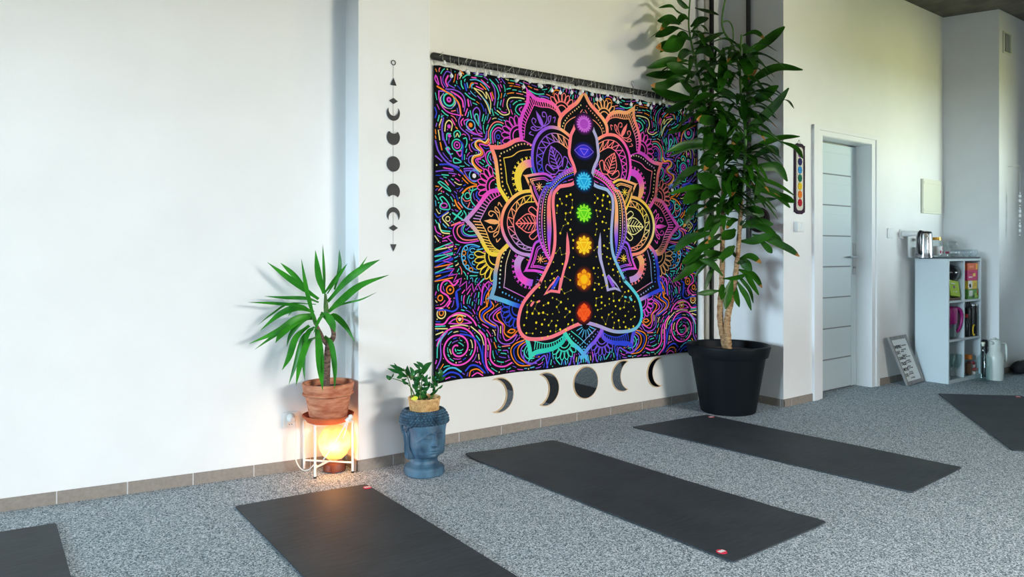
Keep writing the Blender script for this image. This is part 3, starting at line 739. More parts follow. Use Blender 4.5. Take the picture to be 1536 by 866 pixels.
# second eye
BG(cG(345, 350, 430, 350, 510, 420, 440, 440, 390, 420, 345, 350), W2, vio); c = cG(440, 395)[0]; ring(c, .034, W2, lbl); spot(c, .014, (240, 236, 240)); BG(cG(310, 340, 380, 430, 440, 470, 530, 480), W2, org); BG(cG(345, 330, 440, 330, 520, 380), W2, pur)
BG(cG(330, 555, 380, 510, 450, 490, 520, 495), W3, org); BG(cG(320, 590, 330, 650, 380, 700, 450, 705), W2, lbl); BG(cG(340, 560, 320, 600), W2, teal); BG(cG(500, 500, 420, 540, 410, 620, 450, 680), W2, teal); ring(cG(378, 580)[0], .018, W1, teal); ring(cG(412, 513)[0], .011, W1, teal)
BG(cG(520, 520, 470, 540, 460, 580, 490, 620), W3, blu); BG(cG(530, 560, 500, 560, 495, 590, 515, 600), W3, red); BG(cG(330, 600, 360, 630, 410, 610, 390, 530), W1, sal); BG(cG(380, 690, 400, 640), W1, sal)
BG(cG(120, 600, 150, 590, 200, 650, 210, 705, 130, 700, 125, 660, 145, 640, 120, 600), W2, teal); ring(cG(160, 670)[0], .020, W2, mag, .013)
BG(cG(240, 740, 330, 800), W3, teal); BG(cG(320, 720, 255, 800), W3, teal); BG(cG(260, 620, 280, 670, 310, 705), W3, org); BG(cG(290, 640, 330, 690), W2, sal); BG(cG(345, 720, 365, 760, 350, 800), W2, teal)
BG(cG(200, 735, 145, 785, 205, 860), W2, crm); ring(cG(195, 795)[0], .014, W1, crm); BG(cG(75, 745, 110, 780, 200, 720), W2, blu); BG(cG(230, 855, 310, 825), W3, sal)
# rounded shape left of the side petal
BG(cI(345, 85, 270, 110, 245, 170, 280, 250, 360, 275, 480, 255), W2, mag); BG(cI(345, 100, 290, 130, 285, 190, 330, 240, 400, 250, 470, 240), W2, sal); BG(cI(340, 110, 320, 150, 340, 200, 400, 215, 460, 215), W2, vio); BG(cI(355, 110, 335, 150, 350, 185, 400, 205, 455, 200), W1, teal)
BG(cI(105, 90, 130, 155, 215, 170), W2, teal); BG(cI(115, 100, 140, 175, 210, 190), W2, crm); BG(cI(70, 110, 90, 170, 130, 195), W2, mag); BG(cI(150, 235, 215, 210), W2, mag); BG(cI(75, 210, 110, 260), W2, crm); BG(cI(70, 300, 130, 285), W2, pink)
for k, y in enumerate((300, 360, 410, 460, 520, 590)):
    BG(cI(80, y+35, 160, y, 240, y-30), W2, (teal, blu, teal, blu, teal, blu)[k]); BG(cI(75, y+42, 150, y+28, 240, y+8), W2, (crm, teal, blu, org, blu, org)[k])
# leaf fan
c = cI(470, 400)[0]
BG(cI(490, 310, 420, 290, 350, 310, 322, 390, 345, 480, 400, 535, 480, 550, 525, 520), W2, lbl); BG(cI(480, 318, 410, 310, 378, 380, 395, 450, 440, 515, 520, 530), W2, (30, 110, 200)); BG(cI(520, 330, 460, 345, 455, 390, 500, 420), W2, lbl)
for k, (x, y) in enumerate(((425, 345), (415, 400), (445, 460), (490, 470))): ring(cI(x, y)[0], .018, W1, lbl, .012)
for k, (x, y) in enumerate(((362, 325), (345, 370), (342, 415), (350, 460), (375, 500), (410, 525))): ring(cI(x, y)[0], .012, W1, org if k % 2 else lbl)
BG(cI(475, 365, 500, 370, 490, 400), W1, org)
zz = []
for k in range(27):
    a = radians(150+k*6.2); rr = .165 if k % 2 else .215; zz.append((c[0]+.01+rr*cos(a)*1.15, c[1]+rr*sin(a)*1.0))
BG(zz, W1, mag, k=2)
# pink squiggle and rings
BG(cI(290, 630, 250, 670, 200, 625, 145, 645, 130, 720, 190, 765, 215, 820, 190, 866), W3, pink); ring(cI(217, 710)[0], .024, W2, org); spot(cI(217, 710)[0], .008, org); BG(cI(310, 700, 270, 740, 285, 866), W3, blu)
BG(cI(620, 590, 540, 600, 500, 640), W2, teal); BG(cI(620, 600, 530, 680, 500, 850), W2, mag); BG(cI(610, 640, 540, 740, 510, 850), W2, blu); BG(cI(600, 690, 550, 780, 560, 866), W2, org)
BG(cI(640, 560, 520, 620, 480, 660), W2, mag); BG(cI(560, 540, 510, 590), W2, org)
ring(cH(135, 190)[0], .028, W2, crm); ring(cH(135, 185)[0], .014, W2, org); ring(cH(125, 45)[0], .016, W2, org)
BG(cH(100, 160, 170, 155, 240, 170, 290, 130, 285, 60, 280, 0), W3, blu); BG(cH(85, 290, 160, 285, 210, 225, 290, 185, 370, 200, 430, 250, 460, 300), W3, pink); BG(cH(85, 140, 160, 125, 220, 50), W2, pink)
BG(cH(205, 280, 250, 245, 310, 235, 370, 250, 415, 275), W2, mag); BG(cH(205, 280, 300, 285, 415, 275), W2, mag); ring(cH(306, 243)[0], .022, W2, org); spot(cH(306, 243)[0], .011, crm); BG(cH(220, 310, 320, 295, 380, 305), W2, crm); BG(cH(230, 215, 300, 200, 360, 215), W2, crm)
BG(cH(80, 330, 190, 330), W2, crm); BG(cH(80, 310, 170, 305), W2, teal)
# great spiral
sp = []
for k in range(46):
    t = k/45; a = radians(100+t*790); r = .014+.118*t**.8; c = cH(290, 510)[0]; sp.append((c[0]+r*cos(a)*1.08, c[1]+r*sin(a)))
BG(sp, W3, pink, k=3)
BG(cH(310, 380, 400, 395, 470, 450, 505, 540, 520, 640), W3, blu); BG(cH(485, 345, 535, 400, 548, 480, 546, 600, 562, 690, 625, 750), W3*1.2, pink); BG(cH(565, 420, 590, 500, 590, 610, 640, 670, 720, 680, 790, 645), W3, pink)
BG(cH(410, 310, 500, 390, 530, 480), W2, crm); BG(cH(520, 480, 525, 640, 570, 740), W2, blu); BG(cH(90, 700, 130, 600, 130, 450, 190, 360), W2, pur); BG(cH(95, 600, 105, 480, 170, 370), W2, teal); BG(cH(85, 440, 140, 400), W2, vio); BG(cH(85, 385, 150, 360), W2, crm)
BG(cH(140, 750, 200, 700, 260, 695, 320, 730), W3, lbl); BG(cH(150, 770, 220, 735, 290, 750, 330, 790), W3, blu)
BG(cH(360, 720, 410, 670, 480, 680, 540, 740), W3, blu); BG(cH(395, 770, 410, 720, 470, 705, 520, 740), W2, org); BG(cH(420, 770, 470, 740, 520, 765), W2, pink)
# orange and blue bands under the lower petal
BG(cH(575, 0, 560, 110, 495, 170, 500, 240, 560, 280, 625, 300), W2, org); BG(cH(600, 80, 620, 130, 540, 190, 530, 230, 570, 270, 640, 305), W2, org); BG(cH(585, 60, 595, 120, 520, 180, 515, 240, 580, 290, 640, 320), W3, blu)
BG(cH(735, 100, 620, 170, 580, 240, 660, 310, 660, 420, 710, 470, 790, 460, 840, 390), W2, pur); BG(cH(740, 110, 640, 180, 620, 240, 700, 290, 705, 380, 740, 440, 830, 385), W2, mag); BG(cH(690, 170, 650, 200, 670, 250, 720, 300, 720, 370, 780, 410, 840, 350), W2, org)
BG(cH(700, 130, 690, 190, 730, 280, 800, 320, 840, 320), W2, vio); BG(cH(750, 360, 780, 335, 820, 345, 790, 370, 750, 360), W2, org); BG(cH(700, 495, 770, 485), W2, sal)
BG(cH(915, 430, 820, 470, 780, 530, 800, 610, 860, 670, 960, 670), W2, org); BG(cH(935, 440, 860, 490, 845, 560, 880, 620, 960, 655, 1040, 620), W2, org); BG(cH(930, 460, 880, 510, 880, 580, 940, 645, 1020, 650), W2, pur); BG(cH(900, 440, 810, 520, 830, 620, 900, 660), W2, blu)
BG(cD(520, 640, 520, 700, 570, 740, 640, 700, 690, 670, 710, 770), W3, vio); BG(cD(620, 665, 700, 640, 730, 660, 700, 770), W3, blu); BG(cD(540, 590, 520, 640, 545, 690, 600, 690), W2, teal)
BG(cD(780, 600, 770, 680, 810, 740), W2, teal); BG(cD(870, 660, 900, 700, 880, 750), W2, vio); BG(cD(930, 640, 920, 720), W2, mag); BG(cD(960, 650, 985, 700, 960, 740), W2, vio)
for x in (840, 910, 970): BG(cD(x-18, 740, x, 670, x+18, 740), W2, lbl if x != 910 else vio); 
# arches at the left of the upper side petal
BG(cB(235, 460, 232, 360, 280, 290, 350, 300, 395, 370), W2, sal); BG(cB(250, 460, 248, 370, 290, 310, 345, 320, 375, 390), W2, teal); BG(cB(268, 460, 262, 380, 300, 335, 340, 350, 365, 420), W2, pink); BG(cB(285, 450, 278, 390, 305, 355, 335, 375, 350, 440), W2, pur); ring(cB(308, 408)[0], .012, W1, blu)
BG(cB(300, 195, 350, 230, 400, 215, 380, 150, 400, 95, 470, 90, 520, 100), W2, crm); BG(cB(530, 140, 470, 150, 450, 195, 490, 240), W2, teal); BG(cB(500, 165, 480, 185, 495, 210), W2, mag)
BG(cB(750, 70, 770, 30, 810, 40, 800, 75), W2, org); BG(cB(770, 70, 785, 50, 795, 72), W2, mag); BG(cB(640, 75, 700, 85, 740, 110), W2, vio); BG(cB(560, 30, 620, 60, 680, 60), W2, teal)

# direction field: follows the drawn strokes
F = tang.copy(); known = occ.copy(); D2 = F.copy()
blocked = mask
for it in range(260):
    A_ = (np.roll(D2, 1, 0)+np.roll(D2, -1, 0)+np.roll(D2, 1, 1)+np.roll(D2, -1, 1))/4
    D2 = np.where(known[..., None], F, A_)
ang = .5*np.arctan2(D2[..., 1], D2[..., 0])
r4 = random.Random(5)
def free(u, v):
    x, y = cell(u, v)
    return 1 < x < NU-2 and 1 < y < NV-2 and not occ[x, y] and not mask[x, y] and u < .004 and u > -UHALF+.008 and VLO+.008 < v < VHI-.008
upal = [teal, teal, pur, mag, org, pink, crm, blu, lbl, sal, vio, teal, vio]; lpal = [teal, teal, teal, blu, vio, pink, org, crm, mag, lbl, teal, pur, vio]
def clear(u, v, R):
    x, y = cell(u, v); return not (occ[max(x-R, 0):x+R+1, max(y-R, 0):y+R+1].any() or mask[max(x-R, 0):x+R+1, max(y-R, 0):y+R+1].any())
for it in range(30000):
    u, v = r4.uniform(-UHALF, 0), r4.uniform(VLO, VHI)
    if not free(u, v) or not clear(u, v, 1): continue
    mx = r4.uniform(.018, .050); halves = []
    for sg in (1, -1):
        a = ang[cell(u, v)]+(0 if sg > 0 else pi); x, y = u, v; h = []
        while len(h) < mx/2/.005:
            x2, y2 = x+.005*cos(a), y+.005*sin(a)
            if not free(x2, y2): break
            h.append((x2, y2)); x, y = x2, y2
            b = ang[cell(x, y)]; d = (b-a+pi/2) % pi-pi/2; a += d
        halves.append(h)
    p = halves[1][::-1]+[(u, v)]+halves[0]
    if len(p) < 4: continue
    w = r4.choice((.0046, .0054, .0062)); col = r4.choice(lpal if v < 1.0 else upal)
    p = p[::2] if len(p) > 6 else p
    mark(p, w+.006); ribbon(p, w, col, 10); ribbon(mir(p), w, col, 10)
for it in range(5000):
    u, v = r4.uniform(-UHALF, 0), r4.uniform(VLO, VHI)
    if free(u, v) and clear(u, v, 0):
        r = r4.choice((.003, .0038, .005)); disc(u, v, r, (c := r4.choice(upal)), 10, 6); disc(-u, v, r, c, 10, 6)
        x, y = cell(u, v); occ[x-1:x+2, y-1:y+2] = True

# cloth and its print
m = bpy.data.materials.new('printed_cloth'); m.use_nodes = True; p = m.node_tree.nodes['Principled BSDF']
at = m.node_tree.nodes.new('ShaderNodeAttribute'); at.attribute_name = 'Col'; m.node_tree.links.new(at.outputs['Color'], p.inputs['Base Color'])
p.inputs['Roughness'].default_value = .9; p.inputs['Specular IOR Level'].default_value = .15
tap = thing('tapestry', 'black wall tapestry printed with a seated figure, bright mandala and neon swirls', 'tapestry', (TX, TY, VLO))
cl_ = MB(); cl_.col = L(INK)
nseg = 60; top = [(-UHALF+2*UHALF*k/nseg, VHI+.004*sin(k*.9)+.003*sin(k*2.3)) for k in range(nseg+1)]
bot = [(-UHALF+2*UHALF*k/nseg, VLO-.003+.003*sin(k*.5)-.012*max(0, 1-k/5)) for k in range(nseg+1)]
cl_.prism(bot+top[::-1], 0, .006, 'y')
for q in (cl_, ART): q.v = [(a, b, c-VLO) for a, b, c in q.v]
cl_.build('cloth', m, tap, colattr=True)
ART.build('print', m, tap, colattr=True, recalc=False)
# ================================================================ plants
def leafmat(name, a, b, rough=.38, scale=9):
    m = mat(name, a, rough=rough, noise=(scale, b, .3, .7), spec=.3)
    return m
M_yucca = leafmat('yucca_leaf', lin(22, 96, 18), lin(60, 146, 34)); M_drac = leafmat('dracaena_leaf', lin(13, 46, 6), lin(46, 98, 16), .36, 6); M_zz = leafmat('zz_leaf', lin(16, 66, 30), lin(44, 104, 44), .25, 25)
M_yellow = mat('yellowed_leaf', lin(206, 206, 40), .5); M_tip = mat('dry_leaf_tip', lin(196, 140, 56), .7, noise=(40, lin(120, 70, 34), .3, .7))
M_bark = mat('yucca_bark', lin(126, 100, 86), .9, noise=(45, lin(74, 54, 46), .35, .65), bump=.8, bscale=70, stretch=(1, 1, 2.5))
M_cane = mat('dracaena_cane', lin(190, 154, 112), .8, noise=(40, lin(128, 92, 60), .35, .65), bump=.7, bscale=80, stretch=(1, 1, 2))
M_green = mat('green_stem', lin(84, 128, 42), .5, noise=(30, lin(52, 92, 30), .3, .7)); M_soil = mat('potting_soil', lin(48, 40, 34), .95, noise=(60, lin(96, 84, 70), .45, .8), bump=1, bscale=90)
def clampw(p, ymax=None, xmax=None, gap=.02):
    """keeps a point of foliage in front of the walls it grows beside"""
    c = Vector((0, 0, CAM_Z)); d = p-c
    for _ in range(3):
        y = ymax(p.x) if callable(ymax) else ymax
        if y is not None and p.y > y-gap: p = c+d*((y-gap)/p.y); d = p-c
        if xmax is not None and p.x > xmax-gap: p = c+d*((xmax-gap)/p.x); d = p-c
    return p
def leaf(mb, pts, w, prof, side=None, fold=.25, tip=0, k=4, droop=None, mtip=None):
    """a blade along pts: three vertices across, folded along the midrib"""
    P = catmull(pts, k) if len(pts) > 2 else [Vector(pts[0]).lerp(Vector(pts[1]), i/k) for i in range(k+1)]
    n = len(P); vs_ = []; fs_ = []; base = mb.m
    for i, p in enumerate(P):
        t = i/(n-1); T = (P[min(i+1, n-1)]-P[max(i-1, 0)]).normalized()
        s = side if side is not None else T.cross(Vector((0, 0, 1)))
        s = s - T*s.dot(T)
        if s.length < 1e-4: s = T.orthogonal()
        s.normalize(); nn = s.cross(T); x = t*(len(prof)-1); j = min(int(x), len(prof)-2); ww = w*.5*(prof[j]*(1-(x-j))+prof[j+1]*(x-j))
        vs_ += [p-s*ww+nn*ww*fold, p, p+s*ww+nn*ww*fold]
    for i in range(n-1):
        for q in (0, 1): fs_.append((3*i+q, 3*i+q+1, 3*i+q+4, 3*i+q+3))
    if tip and mtip is not None:
        cut = max(1, int((n-1)*(1-tip)))
        o = len(mb.v); mb.add(vs_, fs_[:2*cut]); mb.m = mtip; mb.f += [tuple(i+o for i in f) for f in fs_[2*cut:]]; mb.mi += [mtip]*len(fs_[2*cut:]); mb.m = base
    else: mb.add(vs_, fs_)
VIEW = FW.copy()
def facing(a, b, roll=0):
    """sideways direction of a blade whose face is turned to the room, rolled about its length"""
    T = (b-a).normalized(); s = T.cross(-VIEW)
    if s.length < .15: s = T.cross(Vector((0, 0, 1)))
    s.normalize(); return Matrix.Rotation(roll, 3, T) @ s

# ---------------------------------------------------------------- yucca in terracotta
M_terra = mat('terracotta', lin(168, 92, 62), .85, noise=(26, lin(208, 142, 108), .38, .68), bump=.5, bscale=40, stretch=(.6, .6, 2.2), noise_detail=8)
M_terra2 = mat('terracotta_saucer', lin(196, 98, 58), .8, noise=(10, lin(170, 84, 50), .3, .7))
YC = Vector((1.345, 3.495, 0)); YZ = .284; YD = YC.dot(FW)
yuc = thing('potted_yucca', 'yucca with long sword leaves in a ribbed terracotta pot by the white pillar', 'potted plant', (YC.x, YC.y, YZ))
m = MB(); m.lathe([(.088, 0), (.092, .004), (.100, .06), (.1015, .062), (.1015, .066), (.101, .068), (.112, .118), (.120, .120), (.1255, .126), (.1245, .132), (.119, .136), (.121, .139), (.128, .176), (.126, .182), (.116, .182), (.112, .15), (.105, .14), (.0, .14)][:16], n=48)
m.build('pot', M_terra, yuc, smooth=35)
m = MB(); m.lathe([(.1135, .150), (.06, .158), (.0001, .160)], n=40); m.build('soil', M_soil, yuc, smooth=60)
yw = lambda x: min(LW(x), PY if x > PX0-.02 else 9)
def YP(x, y, dd=0): return clampw(onD(x, y, YD+dd), yw)
m = MB(); tr = [YP(489, 577), YP(490, 555), YP(491, 535), YP(493, 518), YP(497, 508)]; tr[0].z = YZ+.15
m.tube(catmull(tr, 4), [.019-.0002*i for i in range(17)], 12)
m.tube(catmull([YP(494, 515), YP(500, 505), YP(499, 493), YP(490, 474)], 4), [.014-.0004*i for i in range(13)], 10)
m.tube(catmull([YP(494, 518), YP(487, 512), YP(481, 500), YP(474, 486)], 4), [.013-.0004*i for i in range(13)], 10)
m.v = [tuple(Vector(p)-Vector((YC.x, YC.y, YZ))) for p in m.v]; m.build('trunk', M_bark, yuc, smooth=60)
m = MB()
m.tube([YP(490, 474), YP(489, 460), YP(488, 440)], [.012, .013, .006], 8); m.tube([YP(474, 486), YP(470, 474), YP(466, 462)], [.011, .011, .006], 8)
m.v = [tuple(Vector(p)-Vector((YC.x, YC.y, YZ))) for p in m.v]; m.build('leaf_base', M_green, yuc, smooth=60)
YL = [((478, 448), (440, 421), (401, 393), 10, -.10), ((460, 433), (440, 411), (421, 394), 8, -.02), ((474, 488), (461, 437), (452, 388), 7, -.16), ((486, 440), (478, 412), (473, 375), 10, -.05),
 ((478, 453), (459, 447), (427, 446), (397, 444), 5.5, -.08), ((466, 467), (450, 458), (407, 454), (372, 453), 5.5, -.16), ((474, 456), (434, 455), (407, 471), (386, 488), 3, -.05),
 ((471, 468), (446, 462), (420, 471), (390, 496), 10, -.12), ((469, 471), (445, 477), (415, 497), (374, 515), 10, -.15), ((469, 472), (440, 485), (410, 504), (382, 524), 6, -.1),
 ((468, 474), (440, 487), (421, 503), (413, 514), 10, -.18), ((464, 488), (444, 506), (434, 535), (423, 555), 10, -.12), ((470, 493), (455, 507), (443, 548), (433, 577), 8, -.05),
 ((474, 506), (461, 515), (450, 548), (444, 578), 10, -.17), ((459, 505), (456, 540), (457, 571), 5.5, -.03), ((476, 492), (479, 520), (481, 553), (484, 585), 12, -.24),
 ((474, 495), (478, 530), (480, 560), 8, -.2), ((487, 504), (498, 518), (503, 553), (502, 584), 10, -.19), ((481, 470), (493, 476), (501, 488), (503, 498), 13, -.12), ((490, 477), (503, 474), (519, 489), (532, 512), 10, -.05),
 ((487, 438), (486, 405), (484, 366), 4.5, .0), ((502, 434), (510, 402), (509, 373), 7, .04), ((486, 440), (504, 417), (521, 395), 6, -.03), ((491, 440), (509, 413), (520, 397), 4, -.08),
 ((492, 452), (520, 421), (548, 400), (570, 389), 11, -.16), ((523, 418), (538, 404), (551, 384), 4, -.08), ((493, 467), (511, 451), (541, 427), (583, 412), 11, -.22), ((494, 467), (513, 456), (541, 449), (565, 438), 3, -.15),
 ((470, 478), (455, 480), (437, 500), (430, 520), 8, -.04), ((470, 468), (455, 462), (440, 464), (432, 474), 7, .0), ((472, 490), (462, 500), (455, 530), 8, -.08), ((488, 470), (480, 478), (470, 500), 6, -.1)]
m = MB(); r5 = random.Random(3)
for q in YL:
    pts, w, dd = q[:-2], q[-2], q[-1]
    P = [YP(x, y, dd*(i/(len(pts)-1))**.8) for i, (x, y) in enumerate(pts)]
    leaf(m, P, w*YD/FPX, (.45, .55, .85, 1, .95, .75, .4, .04), facing(P[0], P[-1], r5.uniform(-.35, .35)), .3, k=5)
m.v = [tuple(Vector(p)-Vector((YC.x, YC.y, YZ))) for p in m.v]; m.build('foliage', M_yucca, yuc, smooth=50, recalc=False)

# ---------------------------------------------------------------- dracaena in the black tub
DC = Vector((4.173, 3.269, 0)); DD = DC.dot(FW)
dra = thing('potted_dracaena', 'tall dracaena with two canes growing from a big black tub', 'potted plant', (DC.x, DC.y, 0))
M_tub = mat('black_tub_plastic', (.004, .006, .008, 1), .5, bump=.1, bscale=120, spec=.16)
m = MB(); m.lathe([(.182, .0), (.188, .006), (.252, .385), (.268, .387), (.270, .392), (.287, .455), (.285, .466), (.272, .470), (.262, .462), (.25, .41)], n=64); m.build('pot', M_tub, dra, smooth=35)
m = MB(); m.lathe([(.256, .415), (.12, .43), (.0001, .432)], n=40); m.build('soil', M_soil, dra, smooth=60)
def DP(x, y, dd=0): return clampw(onD(x, y, DD+dd), 3.612, 4.555, .012)
loc = lambda mm: setattr(mm, 'v', [tuple(Vector(p)-DC) for p in mm.v])
c1 = [DP(1089, 522), DP(1080, 475), DP(1083, 418), DP(1084, 339), DP(1085, 280)]; c2 = [DP(1093, 522, -.03), DP(1091, 480, -.03), DP(1100, 437, -.03), DP(1107, 378, -.03), DP(1112, 300, -.03)]
def cane(name, pts, r0, r1, mats):
    m = MB(); P = catmull(pts, 8); n = len(P); r6 = random.Random(len(name)+int(r0*1e4))
    m.tube(P, [(r0+(r1-r0)*i/(n-1))*(1+.07*(-1)**i) for i in range(n)], 10); loc(m); return m.build(name, mats, dra, smooth=60)
c1[0].z = c2[0].z = .42
cane('cane', c1, .024, .014, M_cane); cane('cane', c2, .026, .014, M_cane)
m = MB()
m.tube(catmull([DP(1085, 280), DP(1082, 230), DP(1068, 170), DP(1049, 118), DP(1038, 69), DP(1033, 35), DP(1036, -12)], 6), [.012-.0002*i for i in range(37)], 8)
m.tube(catmull([DP(1112, 300, -.03), DP(1117, 245, -.03), DP(1118, 200, -.03), DP(1112, 150, -.03), DP(1110, 100, -.03), DP(1112, 52, -.03)], 6), [.012-.0002*i for i in range(31)], 8)
m.tube(catmull([DP(1110, 110, -.02), DP(1100, 70), DP(1086, 48), DP(1083, 28), DP(1089, -8)], 5), [.008-.0001*i for i in range(21)], 7)
m.tube(catmull([DP(1083, 33), DP(1093, 32), DP(1099, 42), DP(1100, 60)], 5), .005, 6)
loc(m); m.build('stem', M_green, dra, smooth=60)
DL = """1026 22 1015 18 1006 10 988 12 7|1034 12 1028 10 1020 3 1014 -5 6|1020 36 1003 28 986 31 12|1022 36 1003 33 990 46 8|1018 42 1000 48 983 55 12|1030 55 1008 70 984 72 18|1022 62 1006 60 990 78 12|1030 91 1002 93 971 102 12|1034 106 1015 103 1000 96 14|1040 108 1000 114 969 113 14|1042 124 1015 118 995 128 976 128 12
1042 148 1008 146 977 133 16|1040 145 1018 158 997 168 12|1048 184 1022 194 1001 201 10|1046 142 1029 132 1019 121 14|1085 146 1060 144 1039 154 11|1079 183 1062 180 1043 176 13|1090 217 1071 207 1055 201 12|1082 214 1082 197 1083 178 14|1085 72 1082 108 1078 137 16|1074 74 1067 100 1059 121 10
1036 40 1050 30 1063 27 9|1042 12 1060 18 1078 23 8|1036 46 1048 52 1057 56 9|1040 66 1062 60 1086 49 9|1042 81 1058 72 1071 86 14|1114 54 1132 49 1146 58 8|1122 84 1150 63 1177 40 13|1122 130 1140 114 1167 102 1204 105 12|1114 66 1124 86 1128 116 20
1118 158 1148 143 1168 129 14|1120 200 1130 188 1160 160 1183 132 12|1160 152 1180 151 1191 163 4|1120 194 1148 201 1167 208 7|1120 230 1142 218 1170 208 1200 205 10|1168 212 1192 222 1204 238 8|1116 245 1146 227 1161 225 1168 234 10|1116 252 1145 250 1166 251 1181 272 12|1132 250 1137 270 1131 300 15
1120 262 1140 269 1167 279 1192 294 8|1120 280 1138 283 1164 292 1185 312 11|1158 288 1178 297 1192 304 9|1114 308 1142 300 1165 298 6|1112 315 1132 314 1144 319 9|1106 256 1096 270 1088 292 19|1116 262 1104 297 1093 320 9|1120 256 1123 262 1121 278 8|1098 240 1080 230 1066 217 10
1082 222 1069 219 1035 219 1004 234 10|1074 214 1055 215 1025 218 1000 228 10|1082 263 1066 251 1049 251 13|1080 287 1063 270 1046 261 18|1080 280 1055 281 1035 283 1002 292 9|1056 250 1038 254 1022 265 1008 283 10|1070 286 1043 289 1034 298 1025 306 16|1072 280 1058 283 1047 297 1037 308 8|1078 288 1067 290 1058 294 1051 301 11
1060 308 1040 312 1031 326 1025 341 11|1082 312 1060 316 1043 325 9|1096 328 1076 329 1060 337 12|1082 338 1060 342 1040 350 7|1074 348 1042 356 1028 362 1011 378 13|1082 352 1072 356 1057 365 9|1082 362 1062 367 1043 378 13|1088 380 1066 381 1055 379 10|1060 372 1046 378 1036 388 1023 396 14
1062 380 1043 390 1034 399 1022 409 10|1080 386 1052 394 1032 408 1007 424 9|1084 414 1068 397 1049 389 9|1076 398 1066 408 1062 418 1058 434 7|1076 390 1060 396 1051 404 1042 416 6|1102 369 1092 378 1078 389 11|1103 344 1092 354 1083 360 15|1110 318 1130 316 1146 323 14
1109 342 1133 334 1160 337 13|1125 338 1149 342 1165 352 11|1108 362 1127 362 1145 357 1163 348 11|1130 360 1160 356 1174 366 11|1128 352 1150 358 1182 373 1199 385 9|1136 356 1151 371 1158 380 8|1106 390 1125 385 1142 395 9|1107 391 1119 396 1128 406 13|1108 404 1125 408 1135 418 1143 432 8
1106 405 1119 412 1127 426 1138 443 8|1105 412 1113 420 1125 436 1130 455 5|1104 420 1113 434 1121 447 1127 466 7|1103 425 1105 445 1109 461 7|1099 415 1092 440 1088 464 11|1084 418 1104 416 1120 411 8|1084 425 1083 438 1082 450 9|1080 436 1062 439 1045 441 7
1110 150 1090 140 1070 132 10|1108 120 1096 112 1085 118 12|1110 178 1098 190 1092 206 10|1115 215 1100 222 1085 240 11|1110 100 1100 90 1088 96 9|1060 150 1075 160 1090 180 12|1055 135 1068 128 1080 132 9|1052 128 1040 138 1036 150 10|1066 165 1050 168 1038 182 12|1070 175 1090 172 1106 184 10
1050 120 1064 118 1078 126 9|1080 225 1062 232 1050 246 12|1084 240 1068 242 1056 256 10|1084 246 1098 252 1106 266 9|1085 300 1070 303 1056 316 10|1085 318 1096 306 1104 302 9|1110 330 1098 332 1090 344 9|1110 290 1098 300 1094 316 10|1084 330 1070 345 1062 360 10|1118 205 1106 205 1098 218 12
1112 165 1124 168 1136 178 9|1110 140 1122 134 1134 138 10|1116 232 1128 238 1134 250 10|1110 92 1120 100 1124 120 14|1036 60 1022 52 1012 58 10|1038 78 1024 80 1016 92 12|1044 100 1056 96 1066 104 11|1034 30 1024 26 1016 36 9|1060 152 1046 158 1034 166 11|1064 160 1056 172 1050 186 12|1072 190 1060 198 1046 196 11|1076 205 1062 212 1050 226 11"""
m = MB(); r6 = random.Random(11)
for ln in DL.replace('\n', '|').split('|'):
    q = [float(x) for x in ln.split()]; w = q[-1]; pts = list(zip(q[0:-1:2], q[1:-1:2]))
    dd = r6.uniform(-.22, .06); d0 = r6.uniform(-.04, .0)
    P = [DP(x, y, d0+dd*i/(len(pts)-1)) for i, (x, y) in enumerate(pts)]
    leaf(m, P, w*1.2*DD/FPX, (.25, .38, .7, .94, 1, .97, .86, .62, .15), facing(P[0], P[-1], r6.uniform(-.7, .7)), .34, tip=.1 if r6.random() < .17 else 0, k=6, mtip=1)
# inner leaves turned away from or towards the viewer, nearer and farther than the canes
for k in range(190):
    y = r6.uniform(45, 400) if k < 60 else r6.uniform(80, 320); st = r6.random() < .5
    if st: sx = 1033+max(0, (y-35))*.2 if y < 230 else 1083
    else: sx = 1112+(4 if 180 < y < 260 else 0)-(max(0, y-300)*.08)
    if not st and y < 70: continue
    b = DP(sx, y, -.02); a = r6.uniform(0, 2*pi); l = r6.uniform(.17, .32)*(1 if y < 330 else .6)
    hv = Vector((cos(a), sin(a), 0)); 
    if hv.dot(FW) > .3: hv = -hv
    tip_ = b+hv*l+Vector((0, 0, r6.uniform(-.15, .02))); midp = b.lerp(tip_, .5)+Vector((0, 0, r6.uniform(.03, .075)))
    P = [clampw(p, 3.612, 4.555, .012) for p in (b, midp, tip_)]
    leaf(m, P, r6.uniform(.036, .055), (.25, .38, .7, .94, 1, .97, .86, .6, .1), None, .34, k=6, tip=.1 if r6.random() < .08 else 0, mtip=1)
loc(m); m.build('foliage', [M_drac, M_tip], dra, smooth=50, recalc=False)

